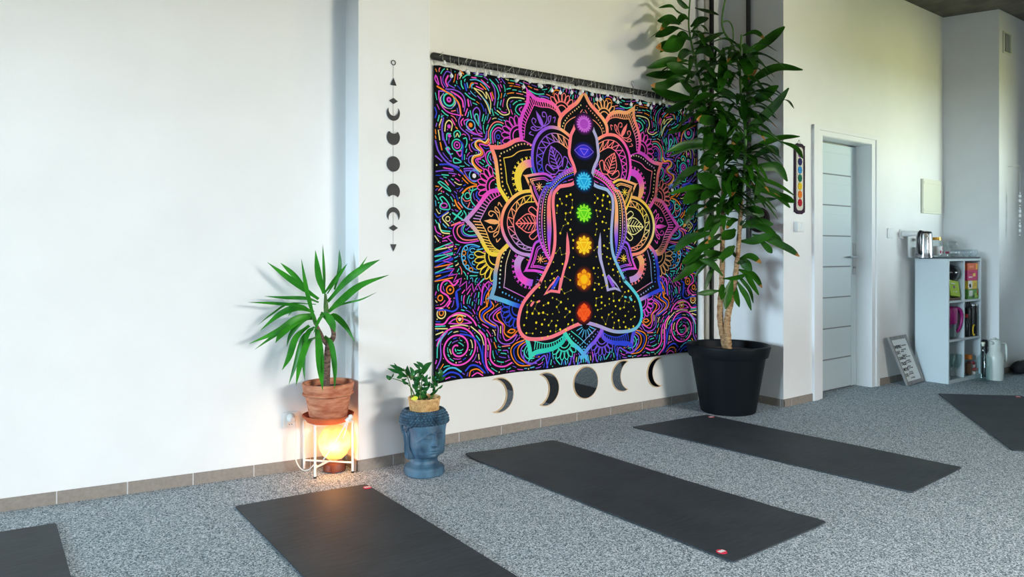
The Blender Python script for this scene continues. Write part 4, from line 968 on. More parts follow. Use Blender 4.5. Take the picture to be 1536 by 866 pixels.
# ---------------------------------------------------------------- planter shaped as a stone head, with the small plant in its basket
BC = Vector((1.748, 3.235, 0)); BD = BC.dot(FW)
M_stone = mat('blue_grey_stone', lin(74, 108, 130), .55, noise=(16, lin(40, 64, 84), .38, .66), bump=.35, bscale=60, noise_detail=7, stretch=(1, 1, .45))
M_curl = mat('blue_grey_stone_curls', lin(62, 98, 120), .55, noise=(30, lin(28, 48, 64), .3, .7))
bud = thing('head_planter', 'blue grey stone head planter with closed eyes and curled hair on the carpet', 'planter', (BC.x, BC.y, 0))
def G(x, s): return exp(-(x/s)**2)
def head_pt(phi, z):
    """phi 0 is the face; smooth head with brow, eyes, nose, lips and chin raised from it"""
    key = [(0, .092, .094, .092), (.006, .097, .098, .097), (.036, .097, .098, .097), (.044, .090, .091, .090), (.05, .078, .078, .080), (.060, .066, .066, .070), (.075, .064, .063, .072), (.088, .066, .070, .076), (.100, .072, .090, .084), (.118, .081, .105, .092), (.15, .091, .111, .100),
           (.19, .096, .112, .106), (.225, .099, .112, .110), (.245, .104, .111, .112), (.262, .110, .111, .112), (.280, .109, .109, .110), (.292, .107, .106, .107), (.308, .098, .097, .098), (.318, .088, .087, .088)]
    for i in range(len(key)-1):
        if key[i][0] <= z <= key[i+1][0] + 1e-9: break
    t = (z-key[i][0])/(key[i+1][0]-key[i][0]); a, f, b = (key[i][j]*(1-t)+key[i+1][j]*t for j in (1, 2, 3))
    c, s_ = cos(phi), sin(phi); n_ = 2.35
    den = (abs(s_/a)**n_+abs(c/(f if c > 0 else b))**n_)**(1/n_); r = 1/den
    x, y = r*s_, -r*c
    d = 0
    if c > .15:
        w = min(1, (c-.15)*3)
        ax = abs(x)
        d += .004*G(x-0, .03)*G(z-.245, .03)
        brow = .226-.55*max(0, ax-.03)**1.3*4-.010*G(ax, .012); d += .0075*G(z-brow, .0055)*G(ax-.036, .030)
        d -= .0055*G(ax-.028, .020)*G(z-.214, .009)
        d += .0085*G(ax-.038, .019)*G(z-.203, .0095)                     # lids
        d -= .0045*G(ax-.038, .020)*G(z-(.1975+.06*max(0, ax-.038)), .0022)        # closed slit
        nz = max(0, min(1, (.228-z)/.062)); ridge = (.007+.017*nz**1.2)*(1 if z > .163 else max(0, 1-(.163-z)/.009))
        if z < .232: d += ridge*G(x, .0078+.006*nz)
        d += .010*G(ax-.0155, .0075)*G(z-.169, .0075)                    # nostrils
        d += .0085*G(z-.139, .0042)*G(x, .021) - .0045*G(z-.1335, .0016)*G(x, .024) + .0100*G(z-.1275, .0048)*G(x, .016)
        d -= .003*G(z-.148, .004)*G(x, .006); d -= .0035*G(z-.1175, .004)*G(x, .02); d += .0105*G(z-.106, .010)*G(x, .020)
        d += .0055*G(ax-.058, .026)*G(z-.163, .026); d -= .003*G(ax-.036, .008)*G(z-.142, .014)
        d += .004*G(x, .0032)*G(z-.2335, .0032)
        d *= w
    n = Vector((s_, -c, 0)); return Vector((x, y, z))+n*d
NP, NZ = 180, 150; m = MB(); vs_ = []; fs_ = []
zs = [.318*k/NZ for k in range(NZ+1)]
for z in zs:
    for k in range(NP): vs_.append(head_pt(2*pi*k/NP, z))
for i in range(NZ):
    for k in range(NP): fs_.append((i*NP+k, i*NP+(k+1) % NP, (i+1)*NP+(k+1) % NP, (i+1)*NP+k))
fs_.append(tuple(range(NP-1, -1, -1))); m.add(vs_, fs_)
# hollow top
m.lathe([(.088, .3175), (.082, .322), (.076, .316), (.074, .29), (.0001, .288)], n=48)
m.build('head', M_stone, bud, smooth=70)
for sg in (1, -1):
    e = MB()
    out = [(.03, .232), (.012, .242), (-.008, .236), (-.016, .215), (-.012, .19), (-.010, .16), (-.014, .125), (-.010, .104), (.008, .098), (.022, .106), (.024, .135), (.022, .165), (.028, .19), (.034, .212)]
    cen = [(a*.6+.004, b*.86+.024) for a, b in out]
    o3 = cm2(out, 4, True); c3 = [(a*.62+.003, .17+(b-.17)*.80) for a, b in o3]; n = len(o3)
    X0 = .090
    def pp(a, b, h): return (sg*(X0+h-.12*max(0, .15-b)), a*1.15-.012, .085+(b-.098)*1.12)
    for P0, P1 in (((o3, -.02), (o3, .010)), ((o3, .010), (lerp_path(o3, c3, .35), .017)), ((lerp_path(o3, c3, .35), .017), (c3, .006))):
        e.add([pp(a, b, P0[1]) for a, b in P0[0]]+[pp(a, b, P1[1]) for a, b in P1[0]], [(i, (i+1) % n, n+(i+1) % n, n+i) for i in range(n)])
    e.add([pp(a, b, .006) for a, b in c3], [tuple(range(n))])
    e.tube([Vector(pp(a, b, .009)) for a, b in cm2([(.018, .215), (.004, .21), (.002, .185), (.008, .16), (.006, .13)], 5)], .0045, 8)
    e.build('ear', M_stone, bud, smooth=60)
m = MB(); r7 = random.Random(2)
for ri, z in enumerate((.2620, .2745, .287, .2990, .3095, .3175)):
    nC = 44
    for k in range(nC):
        phi = 2*pi*(k+.5*(ri % 2))/nC
        zz_ = z+(.006*cos(phi) if ri == 0 else .003*cos(phi)); p = head_pt(phi, min(zz_, .3178)); n = Vector((sin(phi), -cos(phi), .25 if ri < 4 else .8)).normalized()
        m.sphere(p+n*.002, .0088, 10, 6); m.sphere(p+n*.0085, .0045, 8, 5)
for z in (.25, .238, .226, .214):
    for k in range(-9, 10):
        if z < .24 and abs(k) > 8: continue
        phi = pi+k*.135; p = head_pt(phi, z); n = Vector((sin(phi), -cos(phi), 0)); m.sphere(p+n*.002, .0088, 8, 6); m.sphere(p+n*.008, .0045, 8, 5)
for sg in (1, -1):
    for k, (a, z) in enumerate(((1.30, .250), (1.22, .256), (1.42, .246), (1.40, .236), (1.5, .229), (1.1, .258))):
        p = head_pt(sg*a, z); n = Vector((sin(sg*a), -cos(sg*a), 0)); m.sphere(p+n*.002, .0085, 10, 6)
m.build('hair', M_curl, bud, smooth=60)

M_wick = bpy.data.materials.new('woven_rattan'); M_wick.use_nodes = True; nt = M_wick.node_tree; p = nt.nodes['Principled BSDF']; p.inputs['Roughness'].default_value = .6
tc = nt.nodes.new('ShaderNodeTexCoord'); nz_ = nt.nodes.new('ShaderNodeTexNoise'); nz_.inputs['Scale'].default_value = 60; rp = nt.nodes.new('ShaderNodeValToRGB'); rp.color_ramp.elements[0].color = lin(176, 128, 70); rp.color_ramp.elements[1].color = lin(226, 188, 130); rp.color_ramp.elements[0].position = .3; rp.color_ramp.elements[1].position = .7
nt.links.new(tc.outputs['Object'], nz_.inputs['Vector']); nt.links.new(nz_.outputs['Fac'], rp.inputs['Fac']); nt.links.new(rp.outputs['Color'], p.inputs['Base Color'])
ZB = .2895
zz = thing('potted_zz_plant', 'small glossy dark green plant in a woven basket on the stone head planter', 'potted plant', (BC.x, BC.y, ZB))
m = MB(); m.lathe([(.062, .001), (.064, .002), (.074, .085), (.072, .085), (.061, .006), (.0001, .006)], n=48)
for i in range(11):
    z = .006+i*.0074; r = .0650+.010*z/.085; pts = []
    for k in range(96):
        a = 2*pi*k/96; pts.append((  (r+.0016*(1 if (k//2+i) % 2 else -1))*cos(a), (r+.0016*(1 if (k//2+i) % 2 else -1))*sin(a), z))
    m.tube(pts, .0034, 6, closed=True)
for k in range(48):
    a = 2*pi*k/48; m.tube([(.0675*cos(a), .0675*sin(a), .003), (.0778*cos(a), .0778*sin(a), .086)], .0019, 5)
m.build('basket', M_wick, zz, smooth=60)
m = MB()
for a0 in (0, pi/9): m.tube([((.0775+.0018*cos(9*(2*pi*k/72)+a0*9))*cos(2*pi*k/72), (.0775+.0018*cos(9*(2*pi*k/72)+a0*9))*sin(2*pi*k/72), .090+.003*sin(9*(2*pi*k/72)+a0*9)) for k in range(72)], .0042, 8, closed=True)
m.build('basket_rim', M_wick, zz, smooth=60)
m = MB(); m.lathe([(.071, .074), (.03, .080), (.0001, .081)], n=32); m.build('soil', M_soil, zz, smooth=60)
cz = lambda x, y, dd=0: onD(570+x/9.618, 535+y/9.618, BD+dd)-Vector((BC.x, BC.y, ZB))
ms = MB(); ml = MB()
def zstem(pts, d0, d1, r=.0035):
    P = [cz(x, y, d0+(d1-d0)*i/(len(pts)-1)) for i, (x, y) in enumerate(pts)]
    P[0].z = .076
    hv = Vector((P[0].x, P[0].y)); 
    if hv.length > .06: hv *= .06/hv.length; P[0].x, P[0].y = hv
    ms.tube(catmull(P, 5), [r*(1-.55*i/(5*(len(P)-1))) for i in range(5*(len(P)-1)+1)], 7)
zstem([(470, 580), (430, 400), (370, 230), (340, 170)], -.01, -.03); zstem([(530, 580), (430, 430), (290, 350), (170, 315)], .0, -.04); zstem([(560, 590), (520, 400), (450, 230), (430, 150)], .02, .02)
zstem([(600, 590), (600, 400), (625, 230), (690, 110)], .0, -.02); zstem([(620, 590), (570, 380), (530, 230)], -.04, -.07); zstem([(720, 590), (780, 470), (840, 360), (860, 200)], .0, .02); zstem([(680, 590), (640, 420), (690, 320), (730, 290)], -.04, -.06); zstem([(720, 600), (800, 500), (905, 410)], -.03, -.05)
zstem([(590, 590), (560, 300), (560, 110)], .04, .06)
ZL = """400 300 300 240 205 95 70 -.02|330 240 230 210 110 172 62 -.03|360 210 260 170 145 120 60 -.01|330 250 290 290 240 310 62 -.04|390 320 340 340 310 330 45 -.03|415 390 360 380 315 325 45 -.02|170 310 130 310 92 270 62 -.04|165 310 185 275 200 245 24 -.03
440 290 400 230 395 130 70 .02|460 300 470 220 440 150 60 .0|430 260 390 230 360 180 40 .03|440 330 490 250 560 185 66 -.05|440 340 470 280 500 200 50 -.06|420 310 440 280 490 190 60 .0|520 250 555 210 620 180 48 .03|580 190 540 140 480 95 48 .04|620 170 590 120 525 75 56 .05|580 260 590 230 600 190 50 .02
620 260 660 150 750 80 88 -.03|600 330 560 330 500 290 78 -.06|590 380 540 400 490 340 80 -.08|600 350 640 340 690 260 62 -.05|610 420 660 400 680 330 62 -.07|560 450 510 440 465 400 70 -.07|600 460 640 480 720 430 76 -.05|700 440 700 400 680 370 60 -.05|720 450 760 440 730 380 62 -.02
600 540 640 520 650 480 72 -.08|690 600 640 570 640 510 80 -.08|590 560 620 540 610 500 60 -.09|800 390 780 330 755 275 60 .0|830 330 830 270 800 215 56 .03|860 300 880 250 850 170 68 .0|840 360 900 320 950 285 44 .0|840 320 870 310 900 290 40 .02|830 430 800 400 750 420 52 -.02|720 560 780 520 850 460 46 -.03|840 470 880 440 905 412 26 -.04
700 330 720 310 735 290 26 -.05|560 510 540 560 500 600 62 -.07|580 500 540 500 500 470 60 -.05|760 500 780 470 770 440 40 -.02|640 300 600 290 560 250 60 .0|540 330 500 330 480 290 60 -.02|660 460 620 470 600 430 60 -.04|500 420 520 380 560 350 60 -.03|660 380 700 390 720 360 56 -.03"""
r8 = random.Random(4)
for ln in ZL.replace('\n', '|').split('|'):
    q = [float(x) for x in ln.split()]; dd = q[-1]; w = q[-2]/9.618*BD/FPX
    P = [cz(q[0], q[1], dd*.7), cz(q[2], q[3], dd-.012), cz(q[4], q[5], dd-.01)]
    leaf(ml, P, w, (.15, .7, .96, 1, .86, .55, .08), facing(P[0], P[2], r8.uniform(-.45, .45)), .2, k=4)
P = [cz(545, 590, -.1), cz(500, 605, -.105), cz(445, 612, -.1)]; ml.m = 1; leaf(ml, P, 58/9.618*BD/FPX, (.3, .8, 1, .9, .6, .1), facing(P[0], P[2], .2), .2)
ms.build('stem', M_green, zz, smooth=60); ml.build('foliage', [M_zz, M_yellow], zz, smooth=50, recalc=False)
# ================================================================ yoga mats
def mat_mat():
    m = bpy.data.materials.new('charcoal_rubber'); m.use_nodes = True; nt = m.node_tree; p = nt.nodes['Principled BSDF']; p.inputs['Roughness'].default_value = .62; p.inputs['Specular IOR Level'].default_value = .35
    tc = nt.nodes.new('ShaderNodeTexCoord'); mp = nt.nodes.new('ShaderNodeMapping'); mp.inputs['Scale'].default_value = (9, 60, 9); n = nt.nodes.new('ShaderNodeTexNoise'); n.inputs['Scale'].default_value = 1; n.inputs['Detail'].default_value = 5
    n2 = nt.nodes.new('ShaderNodeTexNoise'); n2.inputs['Scale'].default_value = 4; n2.inputs['Detail'].default_value = 4
    nt.links.new(tc.outputs['Object'], mp.inputs['Vector']); nt.links.new(mp.outputs['Vector'], n.inputs['Vector']); nt.links.new(tc.outputs['Object'], n2.inputs['Vector'])
    mx = nt.nodes.new('ShaderNodeMix'); mx.data_type = 'FLOAT'; mx.inputs[0].default_value = .5; nt.links.new(n.outputs['Fac'], mx.inputs[2]); nt.links.new(n2.outputs['Fac'], mx.inputs[3])
    r = nt.nodes.new('ShaderNodeValToRGB'); r.color_ramp.elements[0].position = .3; r.color_ramp.elements[1].position = .72; r.color_ramp.elements[0].color = lin(38, 44, 49); r.color_ramp.elements[1].color = lin(60, 68, 74)
    nt.links.new(mx.outputs[0], r.inputs['Fac']); nt.links.new(r.outputs['Color'], p.inputs['Base Color'])
    b = nt.nodes.new('ShaderNodeBump'); b.inputs['Strength'].default_value = .35; b.inputs['Distance'].default_value = .003; nt.links.new(n.outputs['Fac'], b.inputs['Height']); nt.links.new(b.outputs['Normal'], p.inputs['Normal'])
    return m
M_mat = mat_mat(); M_red = mat('red_patch', lin(206, 30, 62), .6); M_wprint = mat('white_print', (.8, .8, .8, 1), .6)
def yoga_mat(label, quad, patch=None, seed=0, curl=0):
    """quad: far-left, far-right, near-right, near-left on the floor"""
    Q = [Vector((x, y, 0)) for x, y in quad]; c = sum(Q, Vector())/4; r = random.Random(seed)
    t = thing('yoga_mat', label, 'yoga mat', (c.x, c.y, 0), 0, 'yoga mats laid out on the carpet')
    nu, nv, th = 13, 31, .0055; rad = .02; m = MB(); top = []
    def P(u, v):
        a = Q[0].lerp(Q[1], u); b = Q[3].lerp(Q[2], u); return a.lerp(b, v)-c
    us = [0, .012]+[.012+.976*i/(nu-3) for i in range(1, nu-2)]+[1]; vs2 = [0, .006]+[.006+.988*j/(nv-3) for j in range(1, nv-2)]+[1]
    for j, v in enumerate(vs2):
        for i, u in enumerate(us):
            uu, vv = u, v
            if i in (0, nu-1) and j in (0, nv-1): uu = .006 if i == 0 else .994; vv = .003 if j == 0 else .997
            p = P(uu, vv); z = .0018+.0016*sin(u*5+seed)*sin(v*9+seed*2)
            if curl and v < .03 and u < .35: z += curl*(1-v/.03)*(1-u/.35)
            if seed % 2 and u > .9 and v > .93: z += .004
            top.append((p.x, p.y, max(z, .0006)))
    n = len(top); vs_ = [(x, y, z+th) for x, y, z in top]+top; fs_ = []
    for j in range(nv-1):
        for i in range(nu-1):
            a = j*nu+i; fs_.append((a, a+1, a+nu+1, a+nu)); fs_.append((n+a, n+a+nu, n+a+nu+1, n+a+1))
    edge = [i for i in range(nu)]+[j*nu+nu-1 for j in range(1, nv)]+[(nv-1)*nu+i for i in range(nu-2, -1, -1)]+[j*nu for j in range(nv-2, 0, -1)]
    for k in range(len(edge)): a, b = edge[k], edge[(k+1) % len(edge)]; fs_.append((a, n+a, n+b, b))
    m.add(vs_, fs_); m.build('sheet', M_mat, t, smooth=40)
    if patch:
        u, v, big = patch; p = P(u, v); z = th+.0045; q = MB()
        ux = (Q[1]-Q[0]).normalized(); vy = (Q[3]-Q[0]).normalized()
        pts = [(p+ux*.019*cos(2*pi*k/20)+vy*.019*sin(2*pi*k/20)) for k in range(20)]
        q.prism([(a.x, a.y) for a in pts], z-.003, z, 'z'); q.m = 1
        for du in (-.010, 0, .010):
            d_ = p+ux*du; pts = [(d_+ux*.0046*cos(2*pi*k/10)*(1-.25*sin(2*pi*k/10))+vy*(.010*sin(2*pi*k/10))) for k in range(10)]
            q.prism([(a.x, a.y) for a in pts], z, z+.0006, 'z')
        pl = q.build('logo_patch', [M_red, M_wprint], t); pl['label'] = 'small round red patch with a white petal emblem'
    return t
yoga_mat('dark yoga mat at the left bottom corner of the photo, mostly cut off', [(-.41, 3.56), (.188, 3.499), (.217, 1.85), (-.38, 1.85)], None, 1)
yoga_mat('dark yoga mat lying in front of the plant stand and stone head planter', [(.839, 3.279), (1.43, 3.225), (1.452, 1.56), (.858, 1.58)], (.965, .035, 1), 2)
yoga_mat('dark yoga mat lying below the tapestry, red patch on its near end', [(2.069, 3.369), (2.663, 3.339), (2.765, 1.674), (2.144, 1.657)], (.06, .955, 1), 3, .012)
yoga_mat('dark yoga mat whose far end lies beside the big black plant tub', [(3.271, 3.303), (3.924, 3.25), (4.047, 1.702), (3.436, 1.658)], (.94, .045, 1), 4)
A_, B_ = Vector((5.983, 2.689)), Vector((4.626, 1.688)); W_ = Vector((.412, -.387)).normalized()*.6
yoga_mat('dark yoga mat lying at a slant on the right, pointing to the shelf unit', [A_, A_+W_, B_+W_, B_], (.93, .035, 1), 5)

# ================================================================ rod with fairy lights
RY, RZ = 3.60, 2.226
rod = thing('curtain_rod', 'black rod mounted on the wall above the tapestry', 'rod', (3.1, RY, RZ))
M_rod = mat('black_foam_rod', (.014, .015, .014, 1), .6)
m = MB(); m.tube([(-1.112, 0, 0), (-1.107, 0, 0), (-1.098, 0, 0), (1.15, 0, 0)], [.008, .016, .0205, .0205], 18); m.build('bar', M_rod, rod, smooth=40)
for x in (-.9, .0, .95):
    m = MB(); m.cyl((x, .02, 0), (x, BY-RY, 0), .008); m.cyl((x, BY-RY-.004, 0), (x, BY-RY, 0), .018); m.build('bracket', M_black, rod, smooth=40)
fl = thing('fairy_lights', 'string of small frosted bulbs wound around the black rod', 'fairy lights', (3.1, RY, RZ))
M_bulb = mat('frosted_bulb', (.86, .86, .86, 1), .25); M_wire = mat('silver_wire', (.60, .58, .52, 1), .4, metal=.3)
r9 = random.Random(12); m = MB(); xs = []; x = -1.05
while x < 1.1: xs.append(x); x += r9.uniform(.03, .07)
pts = []
for i in range(560):
    t = i/559; X = -1.07+2.16*t; a = t*2*pi*13+.8*sin(t*60); rr = .0225+.003*sin(t*91)+ (.006 if sin(t*140) > .5 else 0); pts.append((X+.012*sin(t*200), rr*cos(a)*-1, rr*sin(a)-(.004 if sin(a) < 0 else 0)))
m.tube(pts, .0011, 5); ends = []
for i, X in enumerate(xs):
    d = r9.uniform(.035, .105); dx = r9.uniform(-.028, .028); y0 = -.024
    m.tube(catmull([(X, y0, .012), (X+dx*.5-.006, y0-.003, -.02), (X+dx, y0, -d+.01)], 4), .0009, 5); ends.append((X+dx, y0, -d))
    if r9.random() < .6: 
        q = r9.uniform(.03, .06); m.tube(catmull([(X, y0, -.015), (X+.014, y0-.004, -q-.02), (X+.03, y0, -.012)], 5), .0009, 5)
m.build('wire', M_wire, fl, smooth=60)
for e in ends:
    m = MB(); m.sphere(e, .0108, 12, 8, sz=1.08); m.cyl((e[0], e[1], e[2]+.008), (e[0], e[1], e[2]+.016), .0035, 8); m.build('bulb', M_bulb, fl, smooth=60)
m = MB(); hx = onY(945, 122, RY).x-3.1
m.tube(catmull([(hx+.012, -.026, .055), (hx-.01, -.027, .06), (hx-.012, -.028, .04), (hx+.01, -.028, .0), (hx-.004, -.028, -.03), (hx+.004, -.026, -.05)], 5), .0022, 6)
hk = m.build('hook', M_steel, fl, smooth=60)

# ================================================================ moon phase garland on the pillar
M_slate = mat('dark_stained_wood', lin(46, 46, 48), .6, noise=(30, lin(34, 34, 36), .3, .7))
gl = thing('moon_phase_garland', 'vertical garland of dark moon phases hanging on the white pillar', 'wall hanging', (1.682, PY, 1.10))
zy = lambda y: onY(590, y, PY-.006).z-1.10
SC = onY(590, 94, PY).z-onY(590, 95, PY).z          # metres for one step of height
m = MB(); m.tube([(.0115*cos(2*pi*k/20), -.006, zy(94)+.0115*sin(2*pi*k/20)) for k in range(20)], .0024, 6, closed=True); m.build('ring', M_slate, gl, smooth=60)
m = MB(); m.cyl((0, -.0028, zy(98)), (0, -.0028, zy(370)), .0009, 6); m.build('string', mat('grey_string', lin(140, 138, 132), .8), gl)
def flat(name, poly): MB().prism(poly, -.0085, -.0035, 'y').build(name, M_slate, gl, bevel=.0008)
RX_ = .0365; RZ_ = 11.6*SC
def cres(yc, cut, up):
    z = zy(yc); out = []; k = 18
    # disc from which a second disc is cut, horns up or down
    o = [(RX_*cos(a), RZ_*sin(a)) for a in [2*pi*i/40 for i in range(40)]]
    R2, off = cut
    keep = []
    a0 = None
    # intersection of unit discs: outer arc then inner arc
    f = 1 if up else -1
    yi = (1-R2*R2+off*off)/(2*off); xi = sqrt(max(0, 1-yi*yi)); th = atan2(yi, xi)
    arc = [(cos(th+(-pi-2*th)*i/30), sin(th+(-pi-2*th)*i/30)) for i in range(31)]
    t2 = atan2(yi-off, -xi); t3 = atan2(yi-off, xi)
    if t2 > 0: t2 -= 2*pi
    inn = [(R2*cos(t2+(t3-t2)*i/20), off+R2*sin(t2+(t3-t2)*i/20)) for i in range(1, 20)]
    return [(RX_*x, z+f*RZ_*y) for x, y in arc+inn]
flat('triangle', [(-.017, zy(128)), (.017, zy(128)), (0, zy(117))]); flat('diamond', [(-.025, zy(151.5)), (0, zy(156)), (.025, zy(151.5)), (0, zy(147))])
flat('crescent_moon', cres(169.5, (.80, .42), True)); flat('gibbous_moon', cres(206, (.95, 1.42), True))
flat('full_moon', [(RX_*cos(2*pi*k/36), zy(246)+RZ_*sin(2*pi*k/36)) for k in range(36)])
flat('gibbous_moon', cres(287, (.95, 1.42), False)); flat('crescent_moon', cres(322.5, (.80, .42), False))
flat('diamond', [(-.025, zy(342)), (0, zy(346.5)), (.025, zy(342)), (0, zy(337.5))]); flat('triangle', [(-.017, zy(366.5)), (.017, zy(366.5)), (0, zy(377))])

# ================================================================ mirrors under the tapestry
M_mirror = mat('mirror_glass', (.42, .45, .47, 1), .03, metal=1); M_ply = mat('birch_plywood', lin(222, 196, 160), .6, noise=(20, lin(204, 172, 132), .3, .7))
R_ = .104
def moon_shape(kind, grow=0):
    if kind == 0: return [((R_+grow)*cos(2*pi*k/48), (R_+grow)*sin(2*pi*k/48)) for k in range(48)]
    s_ = 1 if kind > 0 else -1; k_ = abs(kind)
    R2, off = ((.98, .42) if k_ == 2 else (1.0, .72))      # 2 thin, 1 thicker
    R1 = 1+grow/R_; Rc = R2-grow/R_
    xi = (R1*R1-Rc*Rc+off*off)/(2*off); yi = sqrt(max(1e-6, R1*R1-xi*xi)); th = atan2(yi, xi)
    arc = [(R1*cos(th+(2*pi-2*th)*i/40), R1*sin(th+(2*pi-2*th)*i/40)) for i in range(41)]
    t1 = atan2(-yi, xi-off); t2 = atan2(yi, xi-off)
    if t1 < 0: t1 += 2*pi
    inn = [(off+Rc*cos(t1+(t2-t1)*i/24), Rc*sin(t1+(t2-t1)*i/24)) for i in range(1, 24)]
    return [(s_*R_*x, R_*y) for x, y in arc+inn]
for (px, py, kind, lab) in ((748, 593, -2, 'thin crescent moon mirror, leftmost of the row under the tapestry'), (818, 584, -1, 'wider crescent moon mirror left of the full moon mirror'), (878, 574, 0, 'round full moon mirror with plywood rim under the tapestry'),
                          (934, 564, 1, 'wider crescent moon mirror right of the full moon mirror'), (986, 558.5, 2, 'thin crescent moon mirror nearest the black plant tub')):
    c = onY(px, py, BY)
    t = thing('moon_mirror', lab, 'mirror', (c.x, BY, c.z), 0, 'moon phase mirrors on the wall')
    ox = 0
    MB().prism([(x+ox, z) for x, z in moon_shape(kind, .005)], -.007, 0, 'y').build('frame', M_ply, t, bevel=.001)
    MB().prism([(x+ox, z) for x, z in moon_shape(kind, -.0015)], -.0095, -.0068, 'y').build('glass', M_mirror, t)

# ================================================================ stand, saucer, lamp, socket
st = thing('plant_stand', 'white metal wire plant stand in the corner under the terracotta pot', 'plant stand', (YC.x, YC.y, 0))
M_wire_w = mat('white_coated_wire', (.78, .77, .75, 1), .4)
LG = [Vector((*onZ(453.5, 704)[:2], 0)), Vector((*onZ(472.5, 718)[:2], 0)), Vector((*onZ(529, 709.5)[:2], 0))]
LG[0].y = min(LG[0].y, LW(LG[0].x)-.02); LG.append(LG[0]+LG[2]-LG[1])
LG[3].x = min(LG[3].x, PX0-.022); LG[3].y = min(LG[3].y, LW(LG[3].x)-.022); LG[2].x = min(LG[2].x, PX0-.015)
SZ = .262; sub = Vector((YC.x, YC.y, 0)); LG = [p-sub for p in LG]
for p in LG:
    m = MB(); m.cyl((p.x, p.y, .006), (p.x, p.y, SZ), .0062, 10); lg = m.build('leg', M_wire_w, st, smooth=40)
    m = MB(); m.cyl((p.x, p.y, 0), (p.x, p.y, .009), .0075, 10); m.build('foot_cap', M_black, lg, smooth=40)
m = MB(); m.tube([(p.x, p.y, SZ) for p in LG], .006, 8, closed=True); m.build('top_ring', M_wire_w, st, smooth=50)
m = MB()
mid_ = (LG[0]+LG[2])/2
m.cyl((LG[0].x, LG[0].y, .052), (LG[2].x, LG[2].y, .052), .005, 8); m.cyl((LG[1].x, LG[1].y, .052), (mid_.x, mid_.y, .052), .005, 8)
m.build('stretcher', M_wire_w, st, smooth=40)
sa = MB(); sa.lathe([(.0001, 0), (.095, 0), (.104, .004), (.121, .026), (.126, .030), (.127, .036), (.122, .038), (.112, .030), (.098, .014), (.0001, .012)], n=56)
o = sa.build('saucer', M_terra2, None, smooth=40, loc=(YC.x, YC.y, SZ+.0062)); tag(o, 'wide terracotta saucer under the yucca pot, lit from below', 'saucer')
yuc.location.z = YZ = SZ+.0062+.0135
LC = Vector(((LG[0].x+LG[2].x)/2+YC.x, (LG[0].y+LG[2].y)/2+YC.y, 0)); bk_ = (LG[3]-LG[1]).normalized(); LC += bk_*.040; LC.x = min(LC.x, PX0-.095); LC.y = min(LC.y, LW(LC.x)-.1)
lp = thing('salt_lamp', 'glowing round salt lamp on a wooden base under the plant stand', 'lamp', (LC.x, LC.y, 0))
M_salt = bpy.data.materials.new('glowing_salt'); M_salt.use_nodes = True; nt = M_salt.node_tree; p = nt.nodes['Principled BSDF']; p.inputs['Base Color'].default_value = lin(250, 190, 110); p.inputs['Roughness'].default_value = .7
tc = nt.nodes.new('ShaderNodeTexCoord'); n = nt.nodes.new('ShaderNodeTexNoise'); n.inputs['Scale'].default_value = 14; n.inputs['Detail'].default_value = 5; nt.links.new(tc.outputs['Object'], n.inputs['Vector'])
r = nt.nodes.new('ShaderNodeValToRGB'); r.color_ramp.elements[0].position = .32; r.color_ramp.elements[1].position = .62; r.color_ramp.elements[0].color = (1, .36, .05, 1); r.color_ramp.elements[1].color = (1, .60, .20, 1)
nt.links.new(n.outputs['Fac'], r.inputs['Fac']); nt.links.new(r.outputs['Color'], p.inputs['Emission Color']); 
sx_ = nt.nodes.new('ShaderNodeSeparateXYZ'); nt.links.new(tc.outputs['Object'], sx_.inputs['Vector'])
r2 = nt.nodes.new('ShaderNodeValToRGB'); e_ = r2.color_ramp.elements; e_[0].position = .05; e_[0].color = (.06, .06, .06, 1); e_[1].position = .235; e_[1].color = (.09, .09, .09, 1)
for q_, v_ in ((.10, .30), (.135, .62), (.17, .34)): k_ = e_.new(q_); k_.color = (v_, v_, v_, 1)
ml_ = nt.nodes.new('ShaderNodeMath'); ml_.operation = 'MULTIPLY'; ml_.inputs[1].default_value = 5.5; nt.links.new(sx_.outputs['Z'], r2.inputs['Fac']); nt.links.new(r2.outputs['Color'], ml_.inputs[0]); nt.links.new(ml_.outputs[0], p.inputs['Emission Strength'])
m = MB(); vs_ = []; fs_ = []; nn, mm = 40, 26
for i in range(mm+1):
    for k in range(nn):
        a, b = pi*i/mm, 2*pi*k/nn; d = Vector((sin(a)*cos(b), sin(a)*sin(b), -cos(a))); rr = .079*(1+.05*mnoise.noise(d*3.5)+.025*mnoise.noise(d*9)); vs_.append((d.x*rr, d.y*rr, .146+d.z*rr*1.16))
for i in range(mm):
    for k in range(nn): fs_.append((i*nn+k, i*nn+(k+1) % nn, (i+1)*nn+(k+1) % nn, (i+1)*nn+k))
m.add(vs_, fs_); m.build('salt_globe', M_salt, lp, smooth=30)
m = MB(); m.lathe([(.050, .004), (.056, .006), (.057, .03), (.05, .045), (.0001, .054)], n=32)
for k in range(3): m.cyl((.045*cos(k*2.1), .045*sin(k*2.1), 0), (.045*cos(k*2.1), .045*sin(k*2.1), .006), .008, 10)
m.build('base', mat('dark_lamp_wood', lin(120, 62, 40), .5, noise=(20, lin(82, 40, 24), .3, .7)), lp, smooth=40)
d = bpy.data.lights.new('salt_lamp_bulb', 'POINT'); d.energy = 5.5; d.color = (1, .42, .12); d.shadow_soft_size = .06
o = bpy.data.objects.new('salt_lamp_bulb', d); COL.objects.link(o); o.parent = lp; o.location = (-.045, -.105, .15); 
d.energy = 1.9
M_cord = mat('white_cable', (.78, .77, .74, 1), .45)
SO = Vector((1.206, LW(1.206), .262))
cp_ = lambda x, y, dd: onD(415+x/6.93, 600+y/6.93, LC.dot(FW)+dd)
sck = Vector((SO.x, SO.y-.035, SO.z))
